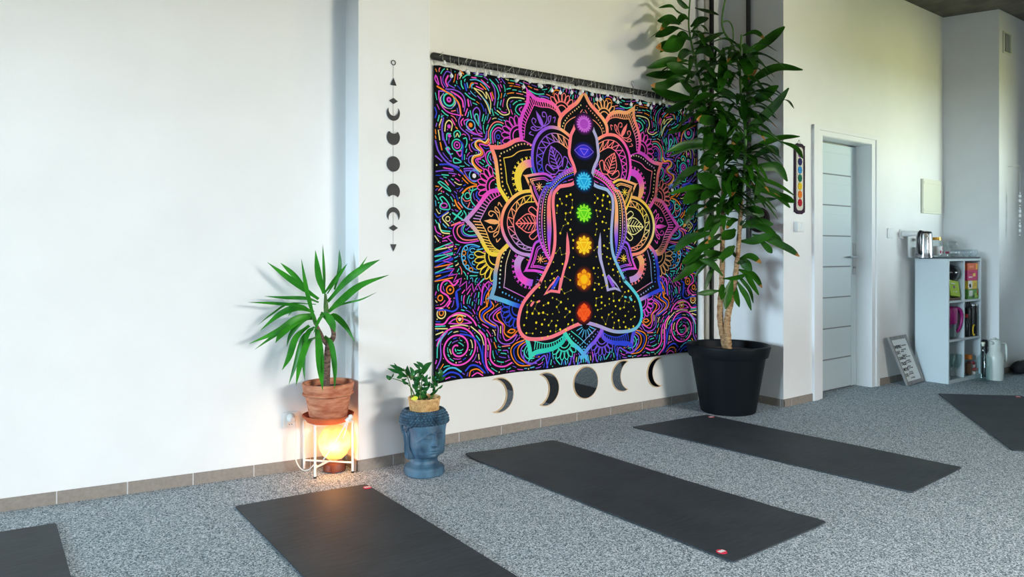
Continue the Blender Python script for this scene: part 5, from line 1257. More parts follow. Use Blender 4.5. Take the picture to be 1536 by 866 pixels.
pts = [sck+Vector((.01, -.008, 0)), cp_(190, 260, -.05), cp_(200, 400, -.06), cp_(195, 600, -.07), cp_(250, 715, -.08), cp_(330, 730, -.1), cp_(395, 670, -.1), cp_(430, 695, -.06), cp_(480, 655, -.06), cp_(490, 620, -.12), cp_(560, 520, -.14), cp_(650, 370, -.13), cp_(735, 220, -.12), cp_(745, 205, -.12)]
pts = [clampw(p, LW, None, .012) for p in pts]; pts = [Vector((p.x, p.y, max(p.z, .005))) for p in pts]
m = MB(); m.tube(catmull([p-LC for p in pts], 8), .0032, 7); m.build('cable', M_cord, lp, smooth=60)
e = pts[-1]-LC; m = MB(); m.sphere(e, .016, 12, 8, sx=1.1, sz=.8); m.sphere(e+Vector((.012, 0, .012)), .012, 10, 8); m.tube([e, e+Vector((-.012, 0, -.05)), e+Vector((-.03, -.004, -.09))], .0028, 6); m.build('cable_switch', M_cord, lp, smooth=60)
m = MB(); rot = Matrix.Rotation(math.atan(-.1267), 3, 'Z')
m.lathe([(.022, .0), (.021, .022), (.014, .03), (.011, .045), (.0001, .046)], SO-LC+Vector((0, -.013, .012)), 18, M=rot @ Matrix.Rotation(pi/2, 3, 'X')); m.build('plug', M_cord, lp, smooth=40)
so = thing('wall_socket', 'white double wall socket left of the plant stand', 'socket', SO, math.atan(-.1267))
m = MB(); m.box((0, -.004, 0), (.078, .008, .082)); m.build('plate', M_plast, so, bevel=.003)
for z in (.014, -.022):
    m = MB(); m.lathe([(.0185, 0), (.0185, .004), (.017, .004), (.0165, .001), (.0001, .001)], (0, -.008, z), 24, M=Matrix.Rotation(pi/2, 3, 'X')); o = m.build('outlet', M_plast, so, smooth=40)
    m = MB()
    for x in (-.006, .006): m.cyl((x, -.0085, z), (x, -.0097, z), .0024, 10)
    m.build('pin_hole', M_black, o)

# ================================================================ pipes and things around the dracaena
def pipe(label, a, b, r, mt, n=20):
    t = thing('vertical_pipe', label, 'pipe', (a[0], a[1], a[2]))
    m = MB(); m.cyl((0, 0, 0), (b[0]-a[0], b[1]-a[1], b[2]-a[2]), r, n); m.build('tube', mt, t, smooth=40)
    z = .25
    while z < b[2]-.1:
        m = MB(); m.tube([((r+.003)*cos(2*pi*k/20), (r+.003)*sin(2*pi*k/20), z) for k in range(20)], .004, 6, closed=True); m.cyl((0, r*.4, z), (0, r+.03, z), .004); m.build('pipe_clip', mt, t, smooth=60); z += 1.1
    return t
M_pgrey = mat('grey_painted_pipe', lin(176, 172, 160), .4); M_pwhite = mat('white_painted_pipe', (.74, .74, .71, 1), .4)
pipe('white painted pipe beside the right edge of the tapestry', (4.300, 3.615, 0), (4.300, 3.615, H), .022, M_pwhite)
pipe('grey painted pipe between the white pipe and the black pipe', (4.362, 3.618, 0), (4.362, 3.618, H), .022, M_pgrey)
pipe('black pipe behind the left cane of the dracaena', (4.428, 3.62, 0), (4.428, 3.62, H), .017, M_black)
pipe('black pipe on the narrow wall behind the right side of the dracaena', (4.566, 3.392, 1.2), (4.566, 3.392, H), .0165, M_black)
sg_ = thing('wall_sign', 'small white printed label plate behind the dracaena leaves', 'sign', (RX, 3.47, 1.72))
MB().box((-.004, 0, 0), (.008, .17, .10)).build('plate', M_plast, sg_, bevel=.002)
m = MB(); m.box((-.0085, 0, .0), (.001, .13, .010)); m.box((-.0085, .02, .028), (.001, .10, .005)); m.box((-.0085, -.01, -.026), (.001, .12, .004)); m.box((-.0085, .03, -.036), (.001, .06, .004)); m.build('print', M_black, sg_)
yt = thing('warning_sign', 'small black plate with an orange stripe behind the dracaena', 'sign', (RX, 3.50, 1.90))
MB().box((-.004, 0, 0), (.008, .10, .14)).build('plate', M_black, yt, bevel=.002); MB().box((-.0085, .02, .01), (.001, .03, .10)).build('stripe', mat('orange_stripe', lin(214, 150, 40), .5), yt)
dp = thing('wall_plaque', 'dark round carved plaque on the wall behind the dracaena leaves', 'wall decoration', (RX, 3.315, 1.352))
M_plq = mat('dark_carved_wood', lin(56, 44, 46), .6, noise=(40, lin(34, 26, 30), .3, .7), bump=.5, bscale=60)
my = Matrix.Rotation(-pi/2, 3, 'Y')
m = MB(); m.lathe([(.093, 0), (.093, .012), (.086, .017), (.078, .012), (.0001, .011)], (0, 0, 0), 40, M=my); m.build('disc', M_plq, dp, smooth=40)
m = MB()
for rr in (.07, .045, .022): m.tube([(-.013, rr*cos(2*pi*k/30), rr*sin(2*pi*k/30)) for k in range(30)], .003, 6, closed=True)
for k in range(12): m.cyl((-.013, .025*cos(k*pi/6), .025*sin(k*pi/6)), (-.013, .068*cos(k*pi/6), .068*sin(k*pi/6)), .0025, 6)
m.build('relief', mat('carved_relief', lin(86, 66, 66), .6), dp, smooth=60)

# ================================================================ right wall
def on_rw(px, py, d=0):
    c = onY(px, py, 3.13)
    for _ in range(3): c = onY(px, py, RW(c.x)-d)
    return c
c = on_rw(1198, 268.5); cb = thing('crochet_banner', 'long narrow crocheted banner with seven coloured flowers beside the door', 'wall hanging', (c.x, RW(c.x), c.z), DA)
M_yarn = mat('dark_maroon_yarn', lin(66, 30, 44), .95, noise=(120, lin(30, 34, 56), .42, .58), bump=1, bscale=300); M_cream = mat('cream_yarn', lin(214, 208, 194), .95, bump=1, bscale=350)
hw, hh, rc = .068, .258, .045
def rrect(w, h, r, n=6): return [(sx*(w-r)+r*cos(a), sz*(h-r)+r*sin(a)) for sx, sz, a0 in ((1, 1, 0), (-1, 1, pi/2), (-1, -1, pi), (1, -1, 1.5*pi)) for a in [a0+pi/2*i/n for i in range(n+1)]]
MB().prism(rrect(hw, hh, rc), -.008, 0, 'y').build('border', M_yarn, cb, bevel=.003)
m = MB(); m.prism(rrect(hw-.024, hh-.026, .03), -.0095, -.007, 'y'); m.build('panel', M_cream, cb)
m = MB(); P = rrect(hw-.004, hh-.004, rc-.004, 8)
P = cm2(P, 3, True); m.tube([(x, -.006, z) for x, z in P], [.0062 if i % 2 else .0042 for i in range(len(P))], 6, closed=True)
m.build('edging', M_yarn, cb, smooth=60)
m = MB(); m.tube([(-.03, -.004, hh-.005), (0, -.004, hh+.025), (.03, -.004, hh-.005)], .0018, 6); m.sphere((0, -.004, hh+.025), .005, 8, 6); m.build('hanging_loop', M_cream, cb, smooth=60)
for k, (col, nm) in enumerate((((120, 40, 140), 'purple'), ((36, 40, 96), 'navy'), ((50, 150, 214), 'sky blue'), ((20, 112, 84), 'green'), ((240, 206, 40), 'yellow'), ((240, 130, 30), 'orange'), ((190, 26, 44), 'red'))):
    z = .185-k*.0600; m = MB(); m.sphere((0, -.011, z), .010, 8, 6, sy=.5)
    for j in range(8): m.sphere((.018*cos(j*pi/4), -.011, z+.019*sin(j*pi/4)), .0105, 8, 5, sy=.45)
    o = m.build('flower', mat(nm.replace(' ', '_')+'_yarn', lin(*col), .95, bump=1, bscale=350), cb, smooth=60); o['label'] = nm+' crocheted flower'
c = on_rw(1195, 340.5); sw = thing('light_switch', 'white light switch box on the wall below the crocheted banner', 'switch', (c.x, RW(c.x), c.z), DA)
MB().box((0, -.019, 0), (.088, .038, .075)).build('housing', M_plast, sw, bevel=.006); MB().box((.014, -.040, 0), (.045, .008, .055), M=Matrix.Rotation(.08, 3, 'X')).build('rocker', M_white, sw, bevel=.003)
c = on_rw(1334, 350); hk1 = thing('wall_switch', 'small white rounded switch on the wall right of the door', 'switch', (c.x, RW(c.x), c.z), DA)
MB().prism(rrect(.042, .043, .012), -.012, 0, 'y').build('plate', M_plast, hk1, bevel=.003); MB().prism(rrect(.028, .03, .006), -.016, -.011, 'y').build('rocker', M_white, hk1, bevel=.002)
c = on_rw(1352, 351); hk2 = thing('wall_holder', 'white wall holder with a round arm sticking out, left of the kettle', 'holder', (c.x, RW(c.x), c.z), DA)
MB().prism(rrect(.040, .042, .012), -.014, 0, 'y').build('plate', M_plast, hk2, bevel=.003)
m = MB(); m.tube([(.0, -.012, .0), (.004, -.10, .002), (.006, -.13, .002)], [.026, .022, .020], 18); m.build('arm', M_plast, hk2, smooth=40)
c0 = on_rw(1381.5, 295); c1_ = on_rw(1408, 295); cz_ = (on_rw(1395, 270).z+on_rw(1395, 321).z)/2; hw_ = (c1_.x-c0.x)/2
ap = thing('wall_panel', 'cream wall access panel above the shelf unit', 'panel', ((c0.x+c1_.x)/2, RW((c0.x+c1_.x)/2), cz_), DA)
M_crm = mat('cream_metal', lin(228, 228, 206), .45)
MB().box((0, -.011, 0), (hw_*2, .022, .31)).build('cover', M_crm, ap, bevel=.004)
m = MB(); m.box((0, -.0235, .125), (hw_*2-.01, .005, .022)); m.box((0, -.0235, -.125), (hw_*2-.01, .005, .022)); m.build('rail', M_crm, ap, bevel=.002)
vt = thing('air_vent', 'small square air vent high on the column at the right', 'vent', (onY(1510, 65, 2.79).x, 2.792, onY(1510, 65, 2.79).z))
m = MB(); 
for a, b, c_, d_ in ((-.09, .085, .09, .1), (-.09, -.1, .09, -.085), (-.09, -.085, -.07, .085), (.07, -.085, .09, .085)): m.box2((a, -.012, b), (c_, .002, d_))
m.build('frame', M_crm, vt, bevel=.002)
MB().box((0, -.001, 0), (.15, .002, .175)).build('backing', M_black, vt)
m = MB()
for k in range(4): m.box((-.052+k*.035, -.006, 0), (.006, .008, .172), rz=.5)
m.build('slats', M_crm, vt)

# ================================================================ shelf unit and what stands on it
BX0, BX1, BYF, BYB, BZ = 6.508, 7.135, 2.842, 3.115, 1.055
bk = thing('shelf_unit', 'white open shelf unit of six compartments by the right wall', 'shelf unit', (BX0, BYF, 0))
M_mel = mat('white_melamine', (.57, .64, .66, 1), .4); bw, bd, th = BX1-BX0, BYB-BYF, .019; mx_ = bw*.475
MB().box2((0, 0, 0), (th, bd, BZ-th)).build('side_panel', M_mel, bk, bevel=.001); MB().box2((bw-th, 0, 0), (bw, bd, BZ-th)).build('side_panel', M_mel, bk, bevel=.001)
MB().box2((-.001, -.001, BZ-th), (bw+.001, bd, BZ)).build('top', M_mel, bk, bevel=.001); MB().box2((th, 0, .0), (bw-th, bd, .03)).build('bottom', M_mel, bk, bevel=.001)
MB().box2((mx_-.009, .002, .03), (mx_+.009, bd, BZ-th)).build('divider', M_mel, bk, bevel=.001); MB().box2((th, bd-.006, .03), (bw-th, bd, BZ-th)).build('back_panel', M_mel, bk)
S1, S2 = .37, .70
for z in (S1, S2):
    MB().box2((th, .002, z-th), (mx_-.009, bd-.006, z)).build('shelf', M_mel, bk, bevel=.001); MB().box2((mx_+.009, .002, z-th), (bw-th, bd-.006, z)).build('shelf', M_mel, bk, bevel=.001)
def glassmat(name, tint, gain):
    m = bpy.data.materials.new(name); m.use_nodes = True; nt = m.node_tree; nt.nodes.remove(nt.nodes['Principled BSDF']); out = nt.nodes['Material Output']
    tr = nt.nodes.new('ShaderNodeBsdfTransparent'); tr.inputs['Color'].default_value = (*tint, 1); gl = nt.nodes.new('ShaderNodeBsdfGlossy'); gl.inputs['Roughness'].default_value = .04
    fr = nt.nodes.new('ShaderNodeLayerWeight'); fr.inputs['Blend'].default_value = .5; pw = nt.nodes.new('ShaderNodeMath'); pw.operation = 'POWER'; pw.inputs[1].default_value = 3; nt.links.new(fr.outputs['Facing'], pw.inputs[0]); ma = nt.nodes.new('ShaderNodeMath'); ma.operation = 'MULTIPLY_ADD'; ma.inputs[1].default_value = gain; ma.inputs[2].default_value = .05; ma.use_clamp = True
    mx = nt.nodes.new('ShaderNodeMixShader'); nt.links.new(pw.outputs[0], ma.inputs[0]); nt.links.new(ma.outputs[0], mx.inputs['Fac']); nt.links.new(tr.outputs[0], mx.inputs[1]); nt.links.new(gl.outputs[0], mx.inputs[2]); nt.links.new(mx.outputs[0], out.inputs['Surface'])
    return m
M_glass = glassmat('clear_glass', (.96, .98, .98), .45); M_gbl = glassmat('pale_glass', (.90, .95, .95), .4)
M_blk = mat('glossy_black_plastic', (.012, .013, .015, 1), .2); M_gold = mat('brass_lid', lin(200, 150, 60), .3, metal=.9); M_pinkp = mat('pink_paper', lin(222, 70, 120), .6); M_wpap = mat('white_paper', (.8, .79, .77, 1), .7)
W = lambda x, y, z: (BX0+x, BYF+y, z)
def WP(px, y): return onY(px, 380, BYF+y).x-BX0, y
# on top
tr = thing('tray', 'dark grey serving tray on top of the white shelf unit', 'tray', W(.315, .13, BZ))
m = MB(); m.box((0, 0, .004), (.60, .24, .008)); m.build('base', mat('grey_tray', lin(86, 92, 98), .4), tr, bevel=.002)
m = MB(); m.tube([(x*.5, y*.5, .010) for x, y in ((-.60, -.24), (.60, -.24), (.60, .24), (-.60, .24))], .005, 6, closed=True); m.build('rim', mat('grey_tray_rim', lin(74, 80, 86), .4), tr, smooth=60)
TZ = BZ+.0085
kt = thing('electric_kettle', 'steel electric kettle with a black handle on the shelf unit', 'kettle', W(*WP(1386.5, .195), TZ), 0)
m = MB(); m.lathe([(.066, .038), (.066, .05), (.061, .20), (.058, .212), (.0001, .216)], n=36); m.build('body', M_steel, kt, smooth=40)
m = MB(); m.lathe([(.072, 0), (.072, .014), (.067, .018), (.067, .037), (.0001, .037)], n=36); m.build('base', mat('chrome_base', (.35, .36, .38, 1), .2, metal=.9), kt, smooth=40)
m = MB(); m.lathe([(.0575, .212), (.055, .224), (.03, .23), (.0001, .231)], n=30); m.box((.05, -.02, .206), (.03, .03, .02)); m.build('lid', M_blk, kt, smooth=40)
hd = Vector((-.80, -.05, 0)).normalized()
m = MB(); m.tube(catmull([hd*.045+Vector((0, 0, .222)), hd*.085+Vector((0, 0, .222)), hd*.104+Vector((0, 0, .19)), hd*.108+Vector((0, 0, .12)), hd*.098+Vector((0, 0, .05)), hd*.065+Vector((0, 0, .036))], 5), .013, 10); m.build('handle', M_blk, kt, smooth=60)
def jar(label, xy, z, r, h, lid=None, inner=None, name='glass_jar', neck=.8, cat='jar', gmat=None, lidh=.025):
    t = thing(name, label, cat, W(*xy, z))
    m = MB(); m.lathe([(.0001, .0), (r*.94, .0), (r, .006), (r, h*.72), (r*neck, h*.86), (r*neck, h), (r*neck-.003, h), (r*neck-.003, h*.86), (r-.003, h*.70), (r-.003, .008), (.0001, .005)], n=28); m.build('glass', gmat or M_glass, t, smooth=40)
    if lid: m = MB(); m.lathe([(r*neck+.003, h-.012), (r*neck+.003, h+lidh-.012), (.0001, h+lidh-.011)], n=28); m.build('lid', lid, t, smooth=40)
    if inner: m = MB(); m.lathe([(.0001, .009), (r-.006, .009), (r-.006, h*.66), (.0001, h*.67)], n=20); m.build('contents', inner, t, smooth=40)
    return t
t = jar('tall glass tea jar with a brass lid beside the kettle', WP(1404, .185), TZ, .048, .165, M_gold, None)
m = MB(); m.lathe([(.0485, .03), (.0485, .10)], n=28); o = m.build('paper_label', M_wpap, t, smooth=60)
for a in (-1.9, -.9, .1): m = MB(); m.sphere((.049*cos(a), .049*sin(a), .05+.03*(a > -1)), .015, 10, 6, sx=.4, sy=.4); m.build('pink_dot', M_pinkp, o, smooth=60)
m = MB(); m.lathe([(.0001, .02), (.036, .02), (.036, .08), (.0001, .082)], n=18); m.build('contents', M_wpap, t, smooth=40)
t = jar('round glass jar with pink dots right of the brass lidded jar', WP(1415, .20), TZ, .044, .135, None, None, neck=.62)
for a in (-2.2, -1.3, -.4, .5): m = MB(); m.sphere((.0445*cos(a), .0445*sin(a), .045), .012, 10, 6, sx=.5, sy=.5); m.build('pink_dot', M_pinkp, t, smooth=60)
M_cup = glassmat('thin_glass', (.95, .97, .98), .55)
def cup(label, x, y, z, tilt=None):
    t = thing('glass_cup', label, 'glass cup', W(x, y, z), 0, 'glass cups on the tray')
    m = MB(); m.lathe([(.0001, 0), (.022, 0), (.026, .004), (.040, .028), (.043, .048), (.038, .068), (.036, .072), (.034, .070), (.040, .048), (.037, .029), (.022, .008), (.0001, .006)], n=26); m.build('bowl', M_cup, t, smooth=50)
    m = MB(); m.tube(catmull([(.040, -.004, .056), (.062, -.006, .052), (.064, -.006, .03), (.038, -.003, .024)], 4), .0035, 7); m.build('handle', M_cup, t, smooth=60)
    return t
cups = [('glass cup at the left end of the front cup row on the tray', .235, .052, TZ), ('glass cup carrying another cup at the back of the tray', .44, .160, TZ), ('glass cup standing on top of another cup, highest of the cups', .44, .160, TZ+.0735), ('second glass cup from the left in the front row on the tray', .35, .052, TZ), ('second glass cup from the right end of the front row', .465, .052, TZ), ('glass cup at the right end of the front row on the tray', .575, .052, TZ)]
for cdef in cups: cup(*cdef)
# upper left compartment
mdl = mx_/2
t = thing('rice_bowl', 'glossy black round bowl with a domed lid in the upper left compartment', 'bowl', W(.19, .100, S2+.166))
m = MB(); m.lathe([(.0001, 0), (.058, .002), (.086, .022), (.098, .058), (.095, .09), (.074, .122), (.038, .14), (.0001, .144)], n=36); m.build('dome', M_blk, t, smooth=60); m = MB(); m.lathe([(.0965, .052), (.1005, .058), (.0965, .064)], n=36); m.build('rim', M_blk, t, smooth=60)
t = thing('storage_box', 'brown cardboard box under the black bowl in the upper left compartment', 'box', W(.165, .175, S2))
MB().box((0, 0, .076), (.22, .15, .150)).build('carton', mat('brown_card', lin(140, 104, 70), .8), t, bevel=.002); MB().box((0, 0, .1525), (.224, .154, .003)).build('lid', mat('brown_card_lid', lin(150, 114, 78), .8), t)
M_lime = mat('lime_card', lin(156, 186, 30), .6)
t = thing('tea_box', 'lime green box with a purple dot leaning in the upper left compartment', 'box', W(.165, .040, S2+.024), 0)
Mx = Matrix.Rotation(-.18, 3, 'X') @ Matrix.Rotation(.12, 3, 'Y')
MB().box((0, 0, .075), (.17, .035, .135), M=Mx).build('carton', M_lime, t, bevel=.002)
m = MB()
m.prism([(.012*cos(2*pi*k/16)-.01, .085+.012*sin(2*pi*k/16)) for k in range(16)], -.0215, -.019, 'y'); m.v = [tuple(Mx @ Vector((a, b+.0005, c-.075))+Vector((0, 0, .075))) for a, b, c in m.v]; m.build('dot', mat('purple_print', lin(130, 80, 150), .6), t)
m = MB()
for x, z, w in ((-.03, .045, .012), (.01, .045, .012), (.03, .048, .008), (-.02, .115, .07)): m.box((x, -.019, z-.075), (w, .003, .008))
m.v = [tuple(Mx @ Vector(p)+Vector((0, 0, .075))) for p in m.v]; m.build('print', M_wprint, t)
t = thing('wooden_tray', 'low brown wooden tray under the lime green box', 'tray', W(.155, .055, S2))
m = MB(); m.box((0, 0, .004), (.21, .07, .007))
for a, b in (((0, -.033, .012), (.21, .004, .018)), ((0, .033, .012), (.21, .004, .018)), ((-.103, 0, .012), (.004, .07, .018)), ((.103, 0, .012), (.004, .07, .018))): m.box(a, b)
m.build('board', mat('walnut_wood', lin(112, 80, 52), .5, noise=(12, lin(84, 56, 36), .3, .7)), t, bevel=.001)
# upper right compartment: tea boxes in two piles
ux = mx_+.009
def carton(label, x, y, z, dims, col, bits, rz=0):
    t = thing('tea_box', label, 'box', W(x, y, z), rz, 'tea boxes in the upper right compartment'); MB().box((0, 0, dims[2]/2), dims).build('carton', mat('card_%d_%d_%d' % col, lin(*col), .55), t, bevel=.0015)
    for (bx, bz, w, h, c) in bits: MB().box((bx, -dims[1]/2-.0006, bz), (w, .0012, h)).build('print', mat('print_%d_%d_%d' % c, lin(*c), .6), t)
    return t
carton('green and white tea box at the bottom of the upper right compartment', .500, .078, S2, (.20, .13, .085), (92, 150, 60), [(-.05, .05, .07, .05, (224, 226, 214)), (.055, .03, .06, .04, (172, 206, 70)), (.0, .02, .05, .025, (40, 92, 40)), (.08, .055, .025, .05, (196, 120, 70))])
carton('white and yellow tea box above the green one', .495, .078, S2+.086, (.175, .12, .075), (226, 190, 60), [(-.045, .04, .075, .07, (226, 224, 216)), (-.05, .03, .03, .03, (150, 70, 60)), (.05, .04, .04, .03, (206, 160, 40))])
carton('magenta tea box above the white and yellow one', .495, .078, S2+.162, (.20, .12, .09), (196, 36, 96), [(.03, .05, .05, .03, (236, 190, 90)), (-.04, .03, .07, .012, (236, 200, 210)), (-.02, .07, .09, .02, (170, 24, 70))])
carton('orange red tea box on top of the pile', .498, .078, S2+.253, (.205, .12, .062), (206, 84, 44), [(.08, .03, .04, .05, (232, 160, 50)), (-.03, .03, .09, .02, (230, 130, 80))])
# middle left: filter jug
M_mag = mat('magenta_plastic', lin(176, 24, 128), .3, trans=.25)
t = thing('filter_jug', 'magenta water filter jug with a clear body in the middle left compartment', 'jug', W(.175, .088, S1))
m = MB(); m.lathe([(.0001, 0), (.068, 0), (.072, .01), (.082, .235), (.079, .235), (.069, .014), (.0001, .008)], n=32, sx=1.1, sy=.9); m.build('body', M_gbl, t, smooth=40)
m = MB(); m.lathe([(.0815, .125), (.087, .235), (.080, .262), (.05, .272), (.0001, .274)], n=32, sx=1.1, sy=.9); m.lathe([(.076, .15), (.03, .145), (.03, .085), (.0001, .08)], n=24); m.build('lid', M_mag, t, smooth=40)
m = MB(); hv = Vector((.8, -.6, 0)).normalized(); m.tube(catmull([hv*.075+Vector((0, 0, .258)), hv*.108+Vector((0, 0, .245)), hv*.125+Vector((0, 0, .19)), hv*.112+Vector((0, 0, .10)), hv*.082+Vector((0, 0, .05))], 5), [.014]*10+[.012]*11, 10); m.build('handle', M_mag, t, smooth=60)
m = MB(); m.lathe([(.0001, .085), (.026, .085), (.026, .15), (.0001, .151)], n=18); m.build('filter_cartridge', mat('bright_magenta', lin(222, 40, 170), .4), t, smooth=40)
# middle right: flasks
def flask(label, x, y, r, h, cap=None, capmat=None, group=None, name='flask', cat='bottle'):
    t = thing(name, label, cat, W(x, y, S1), 0, group); m = MB(); m.lathe([(.0001, 0), (r*.95, 0), (r, .004), (r, h*.82), (r*.97, h*.84), (r*.97, h)][:6]+[(.0001, h+.001)], n=26); m.build('body', M_blk, t, smooth=35)
    if cap: m = MB(); m.lathe([(r*.98, h), (r*.98, h+.012), (.0001, h+.013)], n=26); m.build('cap', capmat or M_steel, t, smooth=35)
    return t
flask('slim black flask with a steel top at the right of the middle right compartment', .563, .043, .036, .265, 1)
t = flask('black thermos bottle with a carry loop in the middle right compartment', .482, .045, .036, .25); m = MB(); m.tube(catmull([(-.02, 0, .25), (-.014, 0, .30), (.012, 0, .315), (.022, 0, .285), (.02, 0, .25)], 5), .007, 8); m.build('carry_loop', M_blk, t, smooth=60)
m = MB(); m.tube([(.010+.022*cos(2*pi*k/20), -.040, .055+.045*sin(2*pi*k/20)) for k in range(4, 18)], .006, 8); o = m.build('strap', mat('yellow_strap', lin(216, 176, 50), .6), t, smooth=60); o['label'] = 'yellow strap'
t = thing('sauce_bottle', 'small dark bottle with a red cap beside the black thermos bottle', 'bottle', W(.412, .034, S1)); m = MB(); m.lathe([(.0001, 0), (.024, 0), (.026, .005), (.026, .11), (.012, .15), (.012, .17), (.0001, .171)], n=22); m.build('body', M_blk, t, smooth=40); m = MB(); m.lathe([(.015, .168), (.015, .198), (.0001, .199)], n=18); m.build('cap', mat('red_cap', lin(190, 30, 34), .5), t, smooth=40)
# lower left: goblets
def goblet(label, x, y, s):
    t = thing('glass_goblet', label, 'goblet', W(x, y, .03), 0, 'goblets in the lower left compartment'); m = MB(); m.lathe([(.0001, 0), (.034*s, 0), (.034*s, .004), (.007*s, .010), (.006*s, .06*s), (.03*s, .082*s), (.041*s, .11*s), (.046*s, .20*s), (.044*s, .20*s), (.038*s, .112*s), (.027*s, .088*s), (.0001, .082*s)], n=28); m.build('glass', M_gbl, t, smooth=40); return t
goblet('glass goblet standing in front in the lower left compartment', .241, .050, 1.0); goblet('glass goblet left of the front one, lower left compartment', .141, .062, 1.0)
t = thing('glass_tumbler', 'short thick glass tumbler at the left of the lower left compartment', 'tumbler', W(.06, .045, .03)); m = MB(); m.lathe([(.0001, 0), (.032, 0), (.036, .075), (.033, .075), (.029, .008), (.0001, .007)], n=24); m.build('glass', M_gbl, t, smooth=40); m = MB(); m.lathe([(.0001, .008), (.028, .009), (.030, .03), (.0001, .03)], n=18); m.build('contents', M_wpap, t, smooth=40)
# lower right: spice jar and cloth
t = jar('glass jar with an orange lid and brown filling, lower right compartment', (.465, .045), .03, .036, .15, mat('orange_lid', lin(214, 124, 50), .5), mat('brown_spice', lin(146, 84, 50), .9), neck=.9, gmat=M_gbl, lidh=.04)
t = thing('folded_napkins', 'pink and white folded cloths heaped in the lower right compartment', 'napkins', W(.555, .055, .03))
for k, (z, rx, a, col) in enumerate(((.0, .075, .1, (226, 214, 206)), (.028, .068, -.2, (206, 96, 96)), (.056, .058, .3, (230, 200, 194)), (.083, .042, .6, (196, 70, 84)))):
    m = MB(); m.box((0, 0, z+.014), (rx*1.25, .09-.012*k, .026), rz=a); m.build('cloth', mat('napkin_cloth_%d' % k, lin(*col), .9, bump=.6, bscale=60), t, bevel=.009, bseg=3, smooth=50)

# beside the shelf: bottle, jugs, black bag
gp = onY(1474.5, 500, 2.745); t = thing('glass_bottle', 'square ribbed clear glass bottle with a stopper on the carpet beside the shelf unit', 'bottle', (gp.x, 2.745, 0))
m = MB(); R4 = .078
def sq(r, z, n=32, e=5): return [((abs(cos(a))**(2/e))*(1 if cos(a) > 0 else -1)*r*(1+.012*(-1)**k), (abs(sin(a))**(2/e))*(1 if sin(a) > 0 else -1)*r*(1+.012*(-1)**k), z) for k, a in enumerate([2*pi*k/n for k in range(n)])]
prof = [(R4*.9, 0), (R4*.95, .006), (R4*.95, .17), (R4*.8, .20), (.03, .235), (.02, .26), (.019, .30), (.022, .302), (.022, .312), (.018, .312), (.016, .30), (.017, .26), (.027, .233), (R4*.8-.008, .196), (R4*.95-.008, .168), (R4*.95-.008, .012), (.002, .010)]
vs_ = []; fs_ = []
for i, (r, z) in enumerate(prof): vs_ += sq(r*.62, z, e=5 if i < 4 or i > 12 else 2.2)
for i in range(len(prof)-1):
    for k in range(32): fs_.append((i*32+k, i*32+(k+1) % 32, (i+1)*32+(k+1) % 32, (i+1)*32+k))
fs_.append(tuple(range(31, -1, -1))); m.add(vs_, fs_); m.build('glass', M_gbl, t, smooth=40)
m = MB(); m.lathe([(.011, .30), (.011, .318), (.016, .32), (.016, .335), (.0001, .337)], n=16); m.build('stopper', M_crm, t, smooth=40)
tp = onY(1492.5, 500, 2.712); t = thing('thermos_jug', 'white thermos jug with a side handle standing against the column', 'jug', (tp.x, 2.712, 0))
M_thm = mat('white_jug_plastic', lin(208, 212, 204), .35)
m = MB(); m.lathe([(.0001, 0), (.062, 0), (.066, .006), (.066, .19), (.060, .225), (.046, .25), (.044, .262), (.0001, .262)], n=36); m.build('body', M_thm, t, smooth=35)
m = MB(); m.lathe([(.046, .258), (.05, .30), (.047, .335), (.0001, .335)], n=30); m.tube([(-.04, .0, .318), (-.062, .0, .328), (-.072, 0, .326)], [.016, .012, .009], 10); m.build('collar', M_thm, t, smooth=40)
m = MB(); m.lathe([(.04, .335), (.036, .352), (.015, .358), (.0001, .36)], n=24); m.box((-.012, 0, .362), (.035, .02, .01)); m.build('lid', M_thm, t, smooth=40)
m = MB(); hv = Vector((.86, -.5, 0)).normalized(); m.tube(catmull([hv*.045+Vector((0, 0, .31)), hv*.09+Vector((0, 0, .315)), hv*.104+Vector((0, 0, .29)), hv*.104+Vector((0, 0, .18)), hv*.09+Vector((0, 0, .155)), hv*.06+Vector((0, 0, .16))], 5), .010, 10); m.build('handle', M_thm, t, smooth=60)
bp = onZ(1478.5, 563); t = thing('coffee_pot', 'black pot half hidden between the shelf unit and the white thermos jug', 'pot', (7.178, 2.832, 0))
m = MB(); m.lathe([(.0001, 0), (.020, 0), (.023, .004), (.023, .25), (.018, .26), (.0001, .262)], n=26); m.build('body', M_blk, t, smooth=35)
m = MB(); m.lathe([(.018, .26), (.026, .275), (.026, .315), (.018, .33), (.0001, .332)], n=24); m.build('lid', M_blk, t, smooth=40)
gp = onY(1527, 500, 2.71); t = thing('floor_bag', 'black soft bag lying by the skirting at the right edge of the photo', 'bag', (gp.x+.16, 2.705, 0))
m = MB(); vs_ = []; fs_ = []; n_ = 20
L_ = [(-.21, .03), (-.20, .055), (-.16, .066), (0, .072), (.2, .066), (.24, .05)]
for i, (x, r) in enumerate(L_):
    for k in range(n_):
        a = 2*pi*k/n_; vs_.append((x, .9*r*cos(a)*(1+.04*sin(3*a+i)), max(0.0, .062+r*sin(a)*.86*(1+.05*sin(2*a+i*2)))))
for i in range(len(L_)-1):
    for k in range(n_): fs_.append((i*n_+k, i*n_+(k+1) % n_, (i+1)*n_+(k+1) % n_, (i+1)*n_+k))
fs_ += [tuple(range(n_-1, -1, -1)), tuple((len(L_)-1)*n_+k for k in range(n_))]
m.add(vs_, fs_); m.build('body', mat('black_fabric', (.012, .012, .014, 1), .8, bump=.5, bscale=80), t, smooth=60)
m = MB(); m.tube(catmull([(-.10, -.05, .10), (-.06, -.07, .13), (.04, -.07, .14), (.10, -.05, .11)], 5), .008, 8); m.build('handle', M_blk, t, smooth=60)
